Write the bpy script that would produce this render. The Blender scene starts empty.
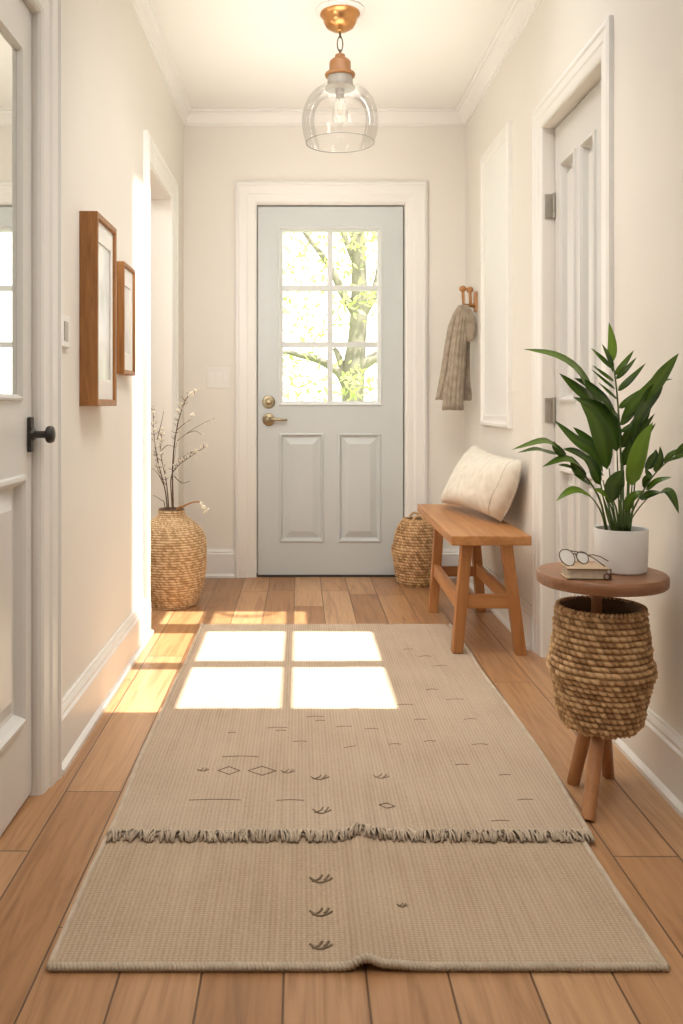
import bpy, bmesh, math, random
from mathutils import Vector, Matrix, noise
random.seed(7)
sc = bpy.context.scene
COL = sc.collection
PI = math.pi
F, VX, VY, CZ = 874.0, 300.0, 404.0, 0.95

def at(px, py, Y):                       # photo measurement -> metres at distance Y
    return Vector(((px - VX) * Y / F, Y, CZ - (py - VY) * Y / F))

def on_floor(px, py, z=0.0):
    Y = F * (CZ - z) / (py - VY)
    return Vector(((px - VX) * Y / F, Y, z))

# ------------------------------------------------------------------ materials
def _new(name):
    m = bpy.data.materials.new(name); m.use_nodes = True
    nt = m.node_tree
    return m, nt, nt.nodes['Principled BSDF'], nt.nodes['Material Output']

def N(nt, typ, **kw):
    n = nt.nodes.new(typ)
    for k, v in kw.items():
        if k.startswith('i_'):
            n.inputs[k[2:].replace('_', ' ')].default_value = v
        else:
            setattr(n, k, v)
    return n

def L(nt, a, b): nt.links.new(a, b)

def ramp(nt, fac, stops):
    r = N(nt, 'ShaderNodeValToRGB')
    while len(r.color_ramp.elements) < len(stops): r.color_ramp.elements.new(0.5)
    for e, (p, c) in zip(r.color_ramp.elements, stops):
        e.position = p; e.color = (*c, 1) if len(c) == 3 else c
    L(nt, fac, r.inputs[0]); return r.outputs[0]

def paint(name, c, rough=0.5, var=0.03, bump=0.02, scale=6.0, spec=0.4):
    m, nt, b, o = _new(name)
    tc = N(nt, 'ShaderNodeTexCoord')
    n1 = N(nt, 'ShaderNodeTexNoise', i_Scale=scale, i_Detail=3.0)
    L(nt, tc.outputs['Object'], n1.inputs['Vector'])
    lo = tuple(max(0, x * (1 - var)) for x in c); hi = tuple(min(1, x * (1 + var)) for x in c)
    L(nt, ramp(nt, n1.outputs['Fac'], [(0.3, lo), (0.7, hi)]), b.inputs['Base Color'])
    b.inputs['Roughness'].default_value = rough
    b.inputs['Specular IOR Level'].default_value = spec
    if bump:
        n2 = N(nt, 'ShaderNodeTexNoise', i_Scale=180.0, i_Detail=2.0)
        L(nt, tc.outputs['Object'], n2.inputs['Vector'])
        bp = N(nt, 'ShaderNodeBump', i_Strength=bump, i_Distance=0.01)
        L(nt, n2.outputs['Fac'], bp.inputs['Height']); L(nt, bp.outputs[0], b.inputs['Normal'])
    return m

def metal(name, c, rough=0.3):
    m, nt, b, o = _new(name)
    tc = N(nt, 'ShaderNodeTexCoord')
    n1 = N(nt, 'ShaderNodeTexNoise', i_Scale=40.0, i_Detail=3.0)
    L(nt, tc.outputs['Object'], n1.inputs['Vector'])
    L(nt, ramp(nt, n1.outputs['Fac'], [(0.3, tuple(x * .85 for x in c)), (0.7, c)]), b.inputs['Base Color'])
    b.inputs['Metallic'].default_value = 1.0; b.inputs['Roughness'].default_value = rough
    return m

def wood(name, dark, mid, light, axis='Y', rough=0.42, scale=1.0):
    m, nt, b, o = _new(name)
    tc = N(nt, 'ShaderNodeTexCoord')
    mp = N(nt, 'ShaderNodeMapping')
    s = {'X': (1.6, 22, 22), 'Y': (22, 1.6, 22), 'Z': (22, 22, 1.6)}[axis]
    mp.inputs['Scale'].default_value = tuple(v * scale for v in s)
    L(nt, tc.outputs['Object'], mp.inputs['Vector'])
    n1 = N(nt, 'ShaderNodeTexNoise', i_Scale=1.0, i_Detail=5.0, i_Roughness=0.6, i_Distortion=1.2)
    L(nt, mp.outputs[0], n1.inputs['Vector'])
    L(nt, ramp(nt, n1.outputs['Fac'], [(0.28, dark), (0.5, mid), (0.72, light)]), b.inputs['Base Color'])
    b.inputs['Roughness'].default_value = rough
    bp = N(nt, 'ShaderNodeBump', i_Strength=0.08, i_Distance=0.01)
    L(nt, n1.outputs['Fac'], bp.inputs['Height']); L(nt, bp.outputs[0], b.inputs['Normal'])
    return m

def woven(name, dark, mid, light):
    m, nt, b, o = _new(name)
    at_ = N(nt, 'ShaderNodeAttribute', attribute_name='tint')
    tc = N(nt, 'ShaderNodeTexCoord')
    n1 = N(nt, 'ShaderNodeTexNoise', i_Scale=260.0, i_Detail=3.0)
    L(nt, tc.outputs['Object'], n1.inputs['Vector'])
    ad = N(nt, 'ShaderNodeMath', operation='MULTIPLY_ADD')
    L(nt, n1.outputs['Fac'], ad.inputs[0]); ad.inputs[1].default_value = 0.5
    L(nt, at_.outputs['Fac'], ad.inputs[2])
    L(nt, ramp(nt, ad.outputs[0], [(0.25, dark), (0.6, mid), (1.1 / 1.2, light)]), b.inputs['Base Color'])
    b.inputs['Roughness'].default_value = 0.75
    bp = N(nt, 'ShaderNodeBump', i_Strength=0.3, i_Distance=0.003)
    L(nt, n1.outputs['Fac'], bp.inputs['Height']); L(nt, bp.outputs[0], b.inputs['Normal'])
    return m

def cloth(name, a, c, sx=500., sy=500., bump=0.35, rough=0.9):
    """plain weave made of two crossed wave textures"""
    m, nt, b, o = _new(name)
    tc = N(nt, 'ShaderNodeTexCoord')
    w1 = N(nt, 'ShaderNodeTexWave', wave_type='BANDS', bands_direction='X', i_Scale=sx, i_Distortion=1.0, i_Detail=1.0)
    w2 = N(nt, 'ShaderNodeTexWave', wave_type='BANDS', bands_direction='Z', i_Scale=sy, i_Distortion=1.0, i_Detail=1.0)
    for w in (w1, w2): L(nt, tc.outputs['Object'], w.inputs['Vector'])
    mx = N(nt, 'ShaderNodeMath', operation='MULTIPLY')
    L(nt, w1.outputs['Fac'], mx.inputs[0]); L(nt, w2.outputs['Fac'], mx.inputs[1])
    n1 = N(nt, 'ShaderNodeTexNoise', i_Scale=30.0, i_Detail=4.0)
    L(nt, tc.outputs['Object'], n1.inputs['Vector'])
    av = N(nt, 'ShaderNodeMath', operation='MULTIPLY_ADD')
    L(nt, mx.outputs[0], av.inputs[0]); av.inputs[1].default_value = 0.5; L(nt, n1.outputs['Fac'], av.inputs[2])
    L(nt, ramp(nt, av.outputs[0], [(0.3, a), (0.9, c)]), b.inputs['Base Color'])
    b.inputs['Roughness'].default_value = rough
    b.inputs['Sheen Weight'].default_value = 0.2
    bp = N(nt, 'ShaderNodeBump', i_Strength=bump, i_Distance=0.003)
    L(nt, mx.outputs[0], bp.inputs['Height']); L(nt, bp.outputs[0], b.inputs['Normal'])
    return m

def clear_glass(name, tint=(1, 1, 1), edge=(0.55, 0.55, 0.53), refl=1.0, milk=0.0):
    m, nt, b, o = _new(name)
    nt.nodes.remove(b)
    lw = N(nt, 'ShaderNodeLayerWeight', i_Blend=0.22)
    tr = N(nt, 'ShaderNodeBsdfTransparent'); gl = N(nt, 'ShaderNodeBsdfGlossy', i_Roughness=0.02)
    L(nt, ramp(nt, lw.outputs['Facing'], [(0.45, tint), (1.0, edge)]), tr.inputs['Color'])
    fr = N(nt, 'ShaderNodeFresnel', i_IOR=1.45)
    ml = N(nt, 'ShaderNodeMath', operation='MULTIPLY'); L(nt, fr.outputs[0], ml.inputs[0]); ml.inputs[1].default_value = refl
    mx = N(nt, 'ShaderNodeMixShader'); L(nt, ml.outputs[0], mx.inputs[0]); L(nt, tr.outputs[0], mx.inputs[1]); L(nt, gl.outputs[0], mx.inputs[2])
    out = mx.outputs[0]
    if milk:
        df = N(nt, 'ShaderNodeBsdfTranslucent', i_Color=(.95, .93, .9, 1))
        df2 = N(nt, 'ShaderNodeBsdfDiffuse', i_Color=(.95, .93, .9, 1))
        ds = N(nt, 'ShaderNodeAddShader'); L(nt, df.outputs[0], ds.inputs[0]); L(nt, df2.outputs[0], ds.inputs[1])
        m2 = N(nt, 'ShaderNodeMixShader'); m2.inputs[0].default_value = milk
        L(nt, out, m2.inputs[1]); L(nt, ds.outputs[0], m2.inputs[2]); out = m2.outputs[0]
    L(nt, out, o.inputs['Surface'])
    return m

def floor_material():
    m, nt, b, o = _new('oak_planks')
    tc = N(nt, 'ShaderNodeTexCoord'); sp = N(nt, 'ShaderNodeSeparateXYZ'); L(nt, tc.outputs['Object'], sp.inputs[0])
    def M(op, a, b_=None, c=None):
        n = N(nt, 'ShaderNodeMath', operation=op)
        for i, v in enumerate((a, b_, c)):
            if v is None: continue
            if isinstance(v, (int, float)): n.inputs[i].default_value = v
            else: L(nt, v, n.inputs[i])
        return n.outputs[0]
    W, LEN = 0.137, 1.15
    u = M('DIVIDE', M('ADD', sp.outputs['X'], 0.027 + 10 * W), W)
    row = M('FLOOR', u); fu = M('FRACT', u)
    wn = N(nt, 'ShaderNodeTexWhiteNoise', noise_dimensions='1D'); L(nt, row, wn.inputs['W'])
    v = M('ADD', M('DIVIDE', M('ADD', sp.outputs['Y'], 20.0), LEN), M('MULTIPLY', wn.outputs['Value'], 7.3))
    seg = M('FLOOR', v); fv = M('FRACT', v)
    cb = N(nt, 'ShaderNodeCombineXYZ'); L(nt, row, cb.inputs[0]); L(nt, seg, cb.inputs[1])
    wc = N(nt, 'ShaderNodeTexWhiteNoise', noise_dimensions='3D'); L(nt, cb.outputs[0], wc.inputs['Vector'])
    du = M('MULTIPLY', M('MINIMUM', fu, M('SUBTRACT', 1.0, fu)), W)
    dv = M('MULTIPLY', M('MINIMUM', fv, M('SUBTRACT', 1.0, fv)), LEN)
    d = M('MINIMUM', du, dv)
    gap = N(nt, 'ShaderNodeMapRange', i_From_Min=0.0008, i_From_Max=0.0026); L(nt, d, gap.inputs[0])
    # grain, shifted per plank
    sh = N(nt, 'ShaderNodeVectorMath', operation='MULTIPLY_ADD')
    L(nt, wc.outputs['Color'], sh.inputs[0]); sh.inputs[1].default_value = (9, 9, 9); L(nt, tc.outputs['Object'], sh.inputs[2])
    mp = N(nt, 'ShaderNodeMapping'); mp.inputs['Scale'].default_value = (26, 1.7, 1); L(nt, sh.outputs[0], mp.inputs['Vector'])
    n1 = N(nt, 'ShaderNodeTexNoise', i_Scale=1.0, i_Detail=6.0, i_Roughness=0.62, i_Distortion=1.6); L(nt, mp.outputs[0], n1.inputs['Vector'])
    mp2 = N(nt, 'ShaderNodeMapping'); mp2.inputs['Scale'].default_value = (120, 5, 1); L(nt, sh.outputs[0], mp2.inputs['Vector'])
    n2 = N(nt, 'ShaderNodeTexNoise', i_Scale=1.0, i_Detail=2.0); L(nt, mp2.outputs[0], n2.inputs['Vector'])
    base = ramp(nt, wc.outputs['Value'], [(0.0, (.34, .17, .073)), (0.35, (.43, .228, .106)), (0.7, (.49, .275, .138)), (1.0, (.57, .345, .185))])
    g = ramp(nt, n1.outputs['Fac'], [(0.28, (.66, .60, .54)), (0.52, (1, 1, 1)), (0.78, (1.14, 1.14, 1.12))])
    g2 = ramp(nt, n2.outputs['Fac'], [(0.3, (.9, .88, .86)), (0.6, (1, 1, 1))])
    def mul(a, c):
        x = N(nt, 'ShaderNodeMix', data_type='RGBA', blend_type='MULTIPLY'); x.inputs['Factor'].default_value = 1
        L(nt, a, x.inputs['A']); L(nt, c, x.inputs['B']); return x.outputs['Result']
    col = mul(mul(base, g), g2)
    mx = N(nt, 'ShaderNodeMix', data_type='RGBA'); L(nt, gap.outputs[0], mx.inputs['Factor'])
    mx.inputs['A'].default_value = (.12, .06, .03, 1); L(nt, col, mx.inputs['B'])
    L(nt, mx.outputs['Result'], b.inputs['Base Color'])
    b.inputs['Roughness'].default_value = 0.36
    b.inputs['Specular IOR Level'].default_value = 0.45
    bp = N(nt, 'ShaderNodeBump', i_Strength=0.5, i_Distance=0.003); L(nt, gap.outputs[0], bp.inputs['Height'])
    bp2 = N(nt, 'ShaderNodeBump', i_Strength=0.05, i_Distance=0.01); L(nt, n1.outputs['Fac'], bp2.inputs['Height']); L(nt, bp.outputs[0], bp2.inputs['Normal'])
    L(nt, bp2.outputs[0], b.inputs['Normal'])
    return m

def rug_material(name, a, mid, c):
    m, nt, b, o = _new(name)
    tc = N(nt, 'ShaderNodeTexCoord')
    wx = N(nt, 'ShaderNodeTexWave', wave_type='BANDS', bands_direction='X', i_Scale=33.0, i_Distortion=0.6, i_Detail=2.0)
    wy = N(nt, 'ShaderNodeTexWave', wave_type='BANDS', bands_direction='Y', i_Scale=48.0, i_Distortion=1.5, i_Detail=2.0)
    for w in (wx, wy): L(nt, tc.outputs['Object'], w.inputs['Vector'])
    n1 = N(nt, 'ShaderNodeTexNoise', i_Scale=3.5, i_Detail=5.0)
    n2 = N(nt, 'ShaderNodeTexNoise', i_Scale=240.0, i_Detail=2.0)
    for n in (n1, n2): L(nt, tc.outputs['Object'], n.inputs['Vector'])
    mpx = N(nt, 'ShaderNodeMapping'); mpx.inputs['Scale'].default_value = (70, 3, 1); L(nt, tc.outputs['Object'], mpx.inputs['Vector'])
    n3 = N(nt, 'ShaderNodeTexNoise', i_Scale=1.0, i_Detail=2.0); L(nt, mpx.outputs[0], n3.inputs['Vector'])
    ml = N(nt, 'ShaderNodeMath', operation='MULTIPLY'); L(nt, wx.outputs['Fac'], ml.inputs[0]); L(nt, wy.outputs['Fac'], ml.inputs[1])
    def add(x, y, k):
        n = N(nt, 'ShaderNodeMath', operation='MULTIPLY_ADD'); L(nt, x, n.inputs[0]); n.inputs[1].default_value = k
        if isinstance(y, float): n.inputs[2].default_value = y
        else: L(nt, y, n.inputs[2])
        return n.outputs[0]
    t = add(ml.outputs[0], 0.0, 0.28); t = add(n1.outputs['Fac'], t, 0.30); t = add(n2.outputs['Fac'], t, 0.34); t = add(n3.outputs['Fac'], t, 0.22)
    L(nt, ramp(nt, t, [(0.28, a), (0.5, mid), (0.8, c)]), b.inputs['Base Color'])
    b.inputs['Roughness'].default_value = 0.95; b.inputs['Specular IOR Level'].default_value = 0.1
    bp = N(nt, 'ShaderNodeBump', i_Strength=0.55, i_Distance=0.004); L(nt, t, bp.inputs['Height']); L(nt, bp.outputs[0], b.inputs['Normal'])
    return m

def leaf_material(name, dark, light, trans=0.25, rough=0.35):
    m, nt, b, o = _new(name)
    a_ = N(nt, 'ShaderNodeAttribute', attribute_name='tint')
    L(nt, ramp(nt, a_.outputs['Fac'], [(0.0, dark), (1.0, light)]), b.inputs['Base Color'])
    b.inputs['Roughness'].default_value = rough
    tl = N(nt, 'ShaderNodeBsdfTranslucent')
    L(nt, ramp(nt, a_.outputs['Fac'], [(0.0, tuple(x * 1.6 for x in dark)), (1.0, tuple(min(1, x * 1.5) for x in light))]), tl.inputs['Color'])
    mx = N(nt, 'ShaderNodeMixShader'); mx.inputs[0].default_value = trans
    L(nt, b.outputs[0], mx.inputs[1]); L(nt, tl.outputs[0], mx.inputs[2]); L(nt, mx.outputs[0], o.inputs['Surface'])
    return m

def mirror_pane(name):
    m, nt, b, o = _new(name)
    nt.nodes.remove(b)
    tc = N(nt, 'ShaderNodeTexCoord'); n1 = N(nt, 'ShaderNodeTexNoise', i_Scale=2.0); L(nt, tc.outputs['Object'], n1.inputs['Vector'])
    d = N(nt, 'ShaderNodeBsdfDiffuse'); L(nt, ramp(nt, n1.outputs['Fac'], [(0.3, (.52, .50, .47)), (.7, (.62, .60, .56))]), d.inputs['Color'])
    g = N(nt, 'ShaderNodeBsdfGlossy', i_Roughness=0.03, i_Color=(.9, .92, .9, 1))
    mx = N(nt, 'ShaderNodeMixShader'); mx.inputs[0].default_value = 0.75
    L(nt, d.outputs[0], mx.inputs[1]); L(nt, g.outputs[0], mx.inputs[2]); L(nt, mx.outputs[0], o.inputs['Surface'])
    return m

def art_material(name, seed):
    m, nt, b, o = _new(name)
    tc = N(nt, 'ShaderNodeTexCoord'); mp = N(nt, 'ShaderNodeMapping'); mp.inputs['Location'].default_value = (seed, seed * 2, 0)
    mp.inputs['Scale'].default_value = (1, 9, 6); L(nt, tc.outputs['Object'], mp.inputs['Vector'])
    n1 = N(nt, 'ShaderNodeTexVoronoi', i_Scale=1.0); n2 = N(nt, 'ShaderNodeTexNoise', i_Scale=1.3, i_Detail=4.0)
    for n in (n1, n2): L(nt, mp.outputs[0], n.inputs['Vector'])
    mx = N(nt, 'ShaderNodeMath', operation='MULTIPLY'); L(nt, n1.outputs['Distance'], mx.inputs[0]); L(nt, n2.outputs['Fac'], mx.inputs[1])
    L(nt, ramp(nt, mx.outputs[0], [(0.05, (.58, .58, .57)), (0.18, (.72, .71, .69)), (0.34, (.84, .82, .78))]), b.inputs['Base Color'])
    b.inputs['Roughness'].default_value = 0.15
    return m

WALL = paint('warm_white_wall', (.815, .775, .715), 0.6, .015, .03, 2.0, .25)
CEIL = paint('ceiling_white', (.86, .835, .79), 0.7, .01, .02, 2.0, .2)
TRIM = paint('trim_white', (.84, .82, .785), 0.35, .01, .0, 3.0, .45)
DOORB = paint('pale_grey_blue_door', (.60, .63, .63), 0.38, .015, .01, 4.0, .45)
DOORW = paint('greyed_white_door', (.74, .725, .695), 0.32, .01, .0, 4.0, .5)
FLOOR = floor_material()
PANEW = paint('white_board', (.90, .91, .89), 0.25, .01, .0, 2.0, .5)
BENCHW = wood('bench_oak_long', (.33, .135, .04), (.45, .20, .068), (.55, .27, .105), 'Y', .4)
BENCHX = wood('bench_oak_cross', (.30, .12, .036), (.41, .18, .06), (.50, .24, .09), 'X', .45)
BENCHZ = wood('bench_oak_upright', (.30, .12, .036), (.42, .18, .06), (.52, .25, .095), 'Z', .45)
TABW = wood('walnut_top', (.21, .09, .04), (.29, .13, .06), (.36, .17, .085), 'X', .38)
TABZ = wood('walnut_leg', (.31, .125, .045), (.42, .185, .07), (.50, .24, .095), 'Z', .42)
FRAMEZ = wood('frame_oak', (.21, .080, .016), (.32, .130, .030), (.41, .18, .05), 'Z', .45, 3.0)
FRAMEY = wood('frame_oak_cross', (.18, .065, .018), (.27, .105, .03), (.36, .155, .05), 'Y', .45, 3.0)
HOOKW = wood('hook_oak', (.30, .12, .035), (.42, .19, .06), (.52, .26, .10), 'Z', .4, 2.0)
COPPER = metal('copper', (.72, .36, .14), .28)
COPPERP = paint('copper_enamel', (.36, .165, .06), .4, .05, 0, 8, .5)
BRASS = metal('aged_brass', (.42, .35, .23), .35)
STEEL = metal('brushed_steel', (.50, .47, .42), .38)
BLACKM = paint('black_iron', (.03, .026, .022), .35, .1, 0, 20, .5)
WIRE = metal('dark_wire', (.18, .14, .10), .35)
GLASS = clear_glass('clear_globe', (.995, .99, .985), (.90, .885, .86), .55)
RIMG = paint('globe_rim', (.20, .19, .17), .15, .02, 0, 5, .6)
PANE = clear_glass('window_glass', (.98, .985, .98), (.9, .92, .9), 0.3)
BULB = clear_glass('bulb_glass', (.98, .97, .95), (.80, .78, .75), .8, .08)
DOORR = paint('soft_grey_white_door', (.66, .645, .615), 0.35, .01, .0, 4.0, .45)
MIRR = mirror_pane('reflective_glass')
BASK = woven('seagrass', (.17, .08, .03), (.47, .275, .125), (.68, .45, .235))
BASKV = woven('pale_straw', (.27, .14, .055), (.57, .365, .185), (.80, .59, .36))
BASKD = woven('shaded_inside', (.05, .025, .01), (.12, .065, .03), (.2, .12, .06))  # darker straw for basket insides and vase mouth, shade painted into the colour
RUGM = rug_material('rug_weave', (.36, .265, .19), (.51, .40, .30), (.62, .51, .395))
RUGL = rug_material('rug_weave_lower', (.34, .245, .165), (.48, .365, .26), (.59, .475, .355))
BIND = cloth('rug_binding', (.44, .35, .25), (.66, .55, .42), 300, 300)
FRING = cloth('rug_fringe', (.42, .32, .23), (.72, .60, .46), 300, 300)
STITCH = paint('dark_yarn', (.22, .165, .11), .9, .2, 0, 60, .1)
LINEN = cloth('cream_linen', (.66, .60, .50), (.86, .80, .69), 160, 160, .15)
PIPE = cloth('linen_piping', (.58, .51, .41), (.70, .63, .52), 200, 200, .2)
KNIT = cloth('oatmeal_knit', (.25, .19, .135), (.56, .465, .36), 75, 75, .7)
POT = paint('matt_white_pot', (.86, .845, .82), .5, .015, .02, 5, .35)
SOIL = paint('soil', (.05, .033, .02), .95, .4, .6, 60, .1)
LEAF = leaf_material('plant_leaf', (.012, .040, .009), (.19, .33, .03), .14, .25)
STEM = paint('plant_stem', (.09, .15, .035), .5, .2, 0, 40, .4)
TWIG = paint('twig_bark', (.14, .085, .05), .8, .25, .2, 60, .2)
BLOOM = paint('cream_blossom', (.86, .80, .66), .8, .06, 0, 60, .2)
CURL = paint('brown_stalk', (.40, .21, .09), .7, .15, .2, 60, .2)
COVER = paint('tan_cover', (.56, .41, .27), .6, .06, .1, 30, .3)
DARKC = paint('dark_edging', (.10, .06, .035), .5, .1, 0, 30, .4)
PAGES = paint('page_edges', (.70, .60, .47), .8, .08, .1, 120, .2)
LENS = paint('lens_reflection_white', (.95, .94, .92), .35, .02, 0, 5, .7)  # opaque white, the lens reflection painted into its colour
WHITEP = paint('switch_plastic', (.80, .775, .73), .35, .01, 0, 5, .5)
GREYP = paint('rocker_grey', (.45, .42, .38), .5, .02, 0, 5, .4)  # plain mid grey for the single switch's rocker
MAT = paint('mat_board', (.84, .82, .78), .6, .01, 0, 5, .3)
ART1, ART2 = art_material('abstract_print', 1.3), art_material('abstract_print_small', 4.1)
BARK = paint('tree_bark', (.29, .265, .215), .9, .2, .4, 8, .1)
GLEAF = leaf_material('garden_leaf', (.36, .42, .16), (.50, .53, .28), .5, .6)
LAWN = paint('lawn', (.22, .32, .10), .9, .3, .3, 5, .1)
SOCK = paint('grey_socket', (.36, .33, .29), .4, .05, 0, 20, .5)
DARKGAP = paint('dark_gap', (.06, .055, .05), .8, .05, 0, 5, .1)

# ------------------------------------------------------------------ mesh building
class MB:
    def __init__(s): s.v = []; s.f = []; s.t = []; s.tint = 0.5
    def vert(s, p): s.v.append(Vector(p)); s.t.append(s.tint); return len(s.v) - 1
    def quad(s, a, b, c, d): s.f.append((a, b, c, d))
    def box(s, a, b):
        x0, y0, z0 = a; x1, y1, z1 = b
        i = [s.vert(p) for p in ((x0, y0, z0), (x1, y0, z0), (x1, y1, z0), (x0, y1, z0), (x0, y0, z1), (x1, y0, z1), (x1, y1, z1), (x0, y1, z1))]
        for q in ((0, 3, 2, 1), (4, 5, 6, 7), (0, 1, 5, 4), (1, 2, 6, 5), (2, 3, 7, 6), (3, 0, 4, 7)): s.f.append(tuple(i[k] for k in q))
        return s
    def hexa(s, bot, top):                        # two matching 4-corner loops
        i = [s.vert(p) for p in bot] + [s.vert(p) for p in top]
        for q in ((0, 3, 2, 1), (4, 5, 6, 7), (0, 1, 5, 4), (1, 2, 6, 5), (2, 3, 7, 6), (3, 0, 4, 7)): s.f.append(tuple(i[k] for k in q))
        return s
    def bar(s, p, q, w, d, up=None):              # square bar p->q, horizontal cut ends
        p, q = Vector(p), Vector(q)
        o = [Vector((-w / 2, -d / 2, 0)), Vector((w / 2, -d / 2, 0)), Vector((w / 2, d / 2, 0)), Vector((-w / 2, d / 2, 0))]
        return s.hexa([p + k for k in o], [q + k for k in o])
    def tube(s, path, r, n=8, closed=False, caps=True, squash=None):
        path = [Vector(p) for p in path]; m = len(path)
        rr = r if isinstance(r, (list, tuple)) else [r] * m
        def tan(i):
            if closed: return (path[(i + 1) % m] - path[i - 1]).normalized()
            return (path[min(i + 1, m - 1)] - path[max(i - 1, 0)]).normalized()
        t = tan(0); ref = Vector((0, 0, 1)) if abs(t.z) < .9 else Vector((1, 0, 0))
        nrm = (ref - t * ref.dot(t)).normalized(); rings = []
        for i in range(m):
            t = tan(i); nrm = (nrm - t * nrm.dot(t)).normalized(); bi = t.cross(nrm)
            ring = []
            for k in range(n):
                a = 2 * PI * k / n
                ring.append(s.vert(path[i] + (nrm * math.cos(a) + bi * math.sin(a)) * rr[i]))
            rings.append(ring)
        for i in range(m if closed else m - 1):
            A, B = rings[i], rings[(i + 1) % m]
            for k in range(n): s.quad(A[k], A[(k + 1) % n], B[(k + 1) % n], B[k])
        if caps and not closed:
            s.f.append(tuple(reversed(rings[0]))); s.f.append(tuple(rings[-1]))
        return s
    def lathe(s, prof, c, n=40, caps=True, M=None):   # prof: (r, z) ; M optional matrix
        c = Vector(c); rings = []
        for r, z in prof:
            ring = []
            for k in range(n):
                a = 2 * PI * k / n; p = Vector((r * math.cos(a), r * math.sin(a), z))
                ring.append(s.vert((M @ p if M else p) + c))
            rings.append(ring)
        for A, B in zip(rings, rings[1:]):
            for k in range(n): s.quad(A[k], A[(k + 1) % n], B[(k + 1) % n], B[k])
        if caps:
            if prof[0][0] > 1e-5: s.f.append(tuple(reversed(rings[0])))
            if prof[-1][0] > 1e-5: s.f.append(tuple(rings[-1]))
        return s
    def sphere(s, c, r, n=8, sc_=(1, 1, 1)):
        c = Vector(c); rings = []
        for j in range(1, n):
            th = PI * j / n
            rings.append([s.vert(c + Vector((r * sc_[0] * math.sin(th) * math.cos(2 * PI * k / (2 * n)), r * sc_[1] * math.sin(th) * math.sin(2 * PI * k / (2 * n)), r * sc_[2] * math.cos(th)))) for k in range(2 * n)])
        a = s.vert(c + Vector((0, 0, r * sc_[2]))); b = s.vert(c - Vector((0, 0, r * sc_[2])))
        m = 2 * n
        for k in range(m):
            s.f.append((a, rings[0][k], rings[0][(k + 1) % m])); s.f.append((b, rings[-1][(k + 1) % m], rings[-1][k]))
        for A, B in zip(rings, rings[1:]):
            for k in range(m): s.quad(A[k], B[k], B[(k + 1) % m], A[(k + 1) % m])
        return s
    def slab(s, P, us, vs, holes, w0, w1):        # solid sheet with rectangular holes
        U = sorted(set([us[0], us[1]] + [x for h in holes for x in h[:2] if us[0] < x < us[1]]))
        V = sorted(set([vs[0], vs[1]] + [x for h in holes for x in h[2:] if vs[0] < x < vs[1]]))
        def solid(i, j):
            if i < 0 or j < 0 or i >= len(U) - 1 or j >= len(V) - 1: return False
            cu, cv = (U[i] + U[i + 1]) / 2, (V[j] + V[j + 1]) / 2
            return not any(h[0] < cu < h[1] and h[2] < cv < h[3] for h in holes)
        ids = {}
        def g(i, j, w):
            if (i, j, w) not in ids: ids[(i, j, w)] = s.vert(P(U[i], V[j], w1 if w else w0))
            return ids[(i, j, w)]
        for i in range(len(U) - 1):
            for j in range(len(V) - 1):
                if not solid(i, j): continue
                s.quad(g(i, j, 1), g(i + 1, j, 1), g(i + 1, j + 1, 1), g(i, j + 1, 1))
                s.quad(g(i, j, 0), g(i, j + 1, 0), g(i + 1, j + 1, 0), g(i + 1, j, 0))
                for di, dj, a, b in ((-1, 0, (i, j), (i, j + 1)), (1, 0, (i + 1, j), (i + 1, j + 1)), (0, -1, (i, j), (i + 1, j)), (0, 1, (i, j + 1), (i + 1, j + 1))):
                    if not solid(i + di, j + dj): s.quad(g(*a, 0), g(*b, 0), g(*b, 1), g(*a, 1))
        return s
    def ring(s, P, u0, u1, v0, v1, prof, cap=False, open_bottom=False):   # mitred frame from (inset, height) steps
        R = []
        for d, w in prof:
            b = v0 if open_bottom else v0 + d
            R.append([s.vert(P(u0 + d, b, w)), s.vert(P(u0 + d, v1 - d, w)), s.vert(P(u1 - d, v1 - d, w)), s.vert(P(u1 - d, b, w))])
        for A, B in zip(R, R[1:]):
            for k in range(3 if open_bottom else 4): s.quad(A[k], A[(k + 1) % 4], B[(k + 1) % 4], B[k])
        if open_bottom:
            s.f.append(tuple(r[0] for r in R)); s.f.append(tuple(r[3] for r in R))
        if cap: s.f.append(tuple(R[-1]))
        return s
    def grid(s, fn, nu, nv, wrap_u=False):
        ids = [[s.vert(fn(i / nu, j / nv)) for i in range(nu if wrap_u else nu + 1)] for j in range(nv + 1)]
        w = len(ids[0])
        for j in range(nv):
            for i in range(nu): s.quad(ids[j][i], ids[j][(i + 1) % w], ids[j + 1][(i + 1) % w], ids[j + 1][i])
        return ids
    def build(s, name, mat, parent=None, smooth=False, bevel=0.0, recalc=True, angle=None):
        off = parent['_w'] if parent is not None and '_w' in parent.keys() else (0, 0, 0)
        off = Vector(off)
        me = bpy.data.meshes.new(name); me.from_pydata([p - off for p in s.v], [], s.f)
        at_ = me.attributes.new('tint', 'FLOAT', 'POINT'); at_.data.foreach_set('value', s.t)
        if recalc:
            bm = bmesh.new(); bm.from_mesh(me); bmesh.ops.recalc_face_normals(bm, faces=bm.faces); bm.to_mesh(me); bm.free()
        me.materials.append(mat)
        if smooth:
            me.polygons.foreach_set('use_smooth', [True] * len(me.polygons))
            if angle: 
                me.set_sharp_from_angle(angle=math.radians(angle))
        o = bpy.data.objects.new(name, me); COL.objects.link(o)
        if parent is not None: o.parent = parent
        o['_w'] = tuple(off)
        if bevel:
            b = o.modifiers.new('bevel', 'BEVEL'); b.width = bevel; b.segments = 2; b.limit_method = 'ANGLE'; b.angle_limit = math.radians(40)
        return o

def thing(name, loc, label=None, cat=None, group=None, kind=None):
    o = bpy.data.objects.new(name, None); o.empty_display_size = 0.05
    o.location = loc; COL.objects.link(o); o['_w'] = tuple(loc)
    return tag(o, label, cat, group, kind)

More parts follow.
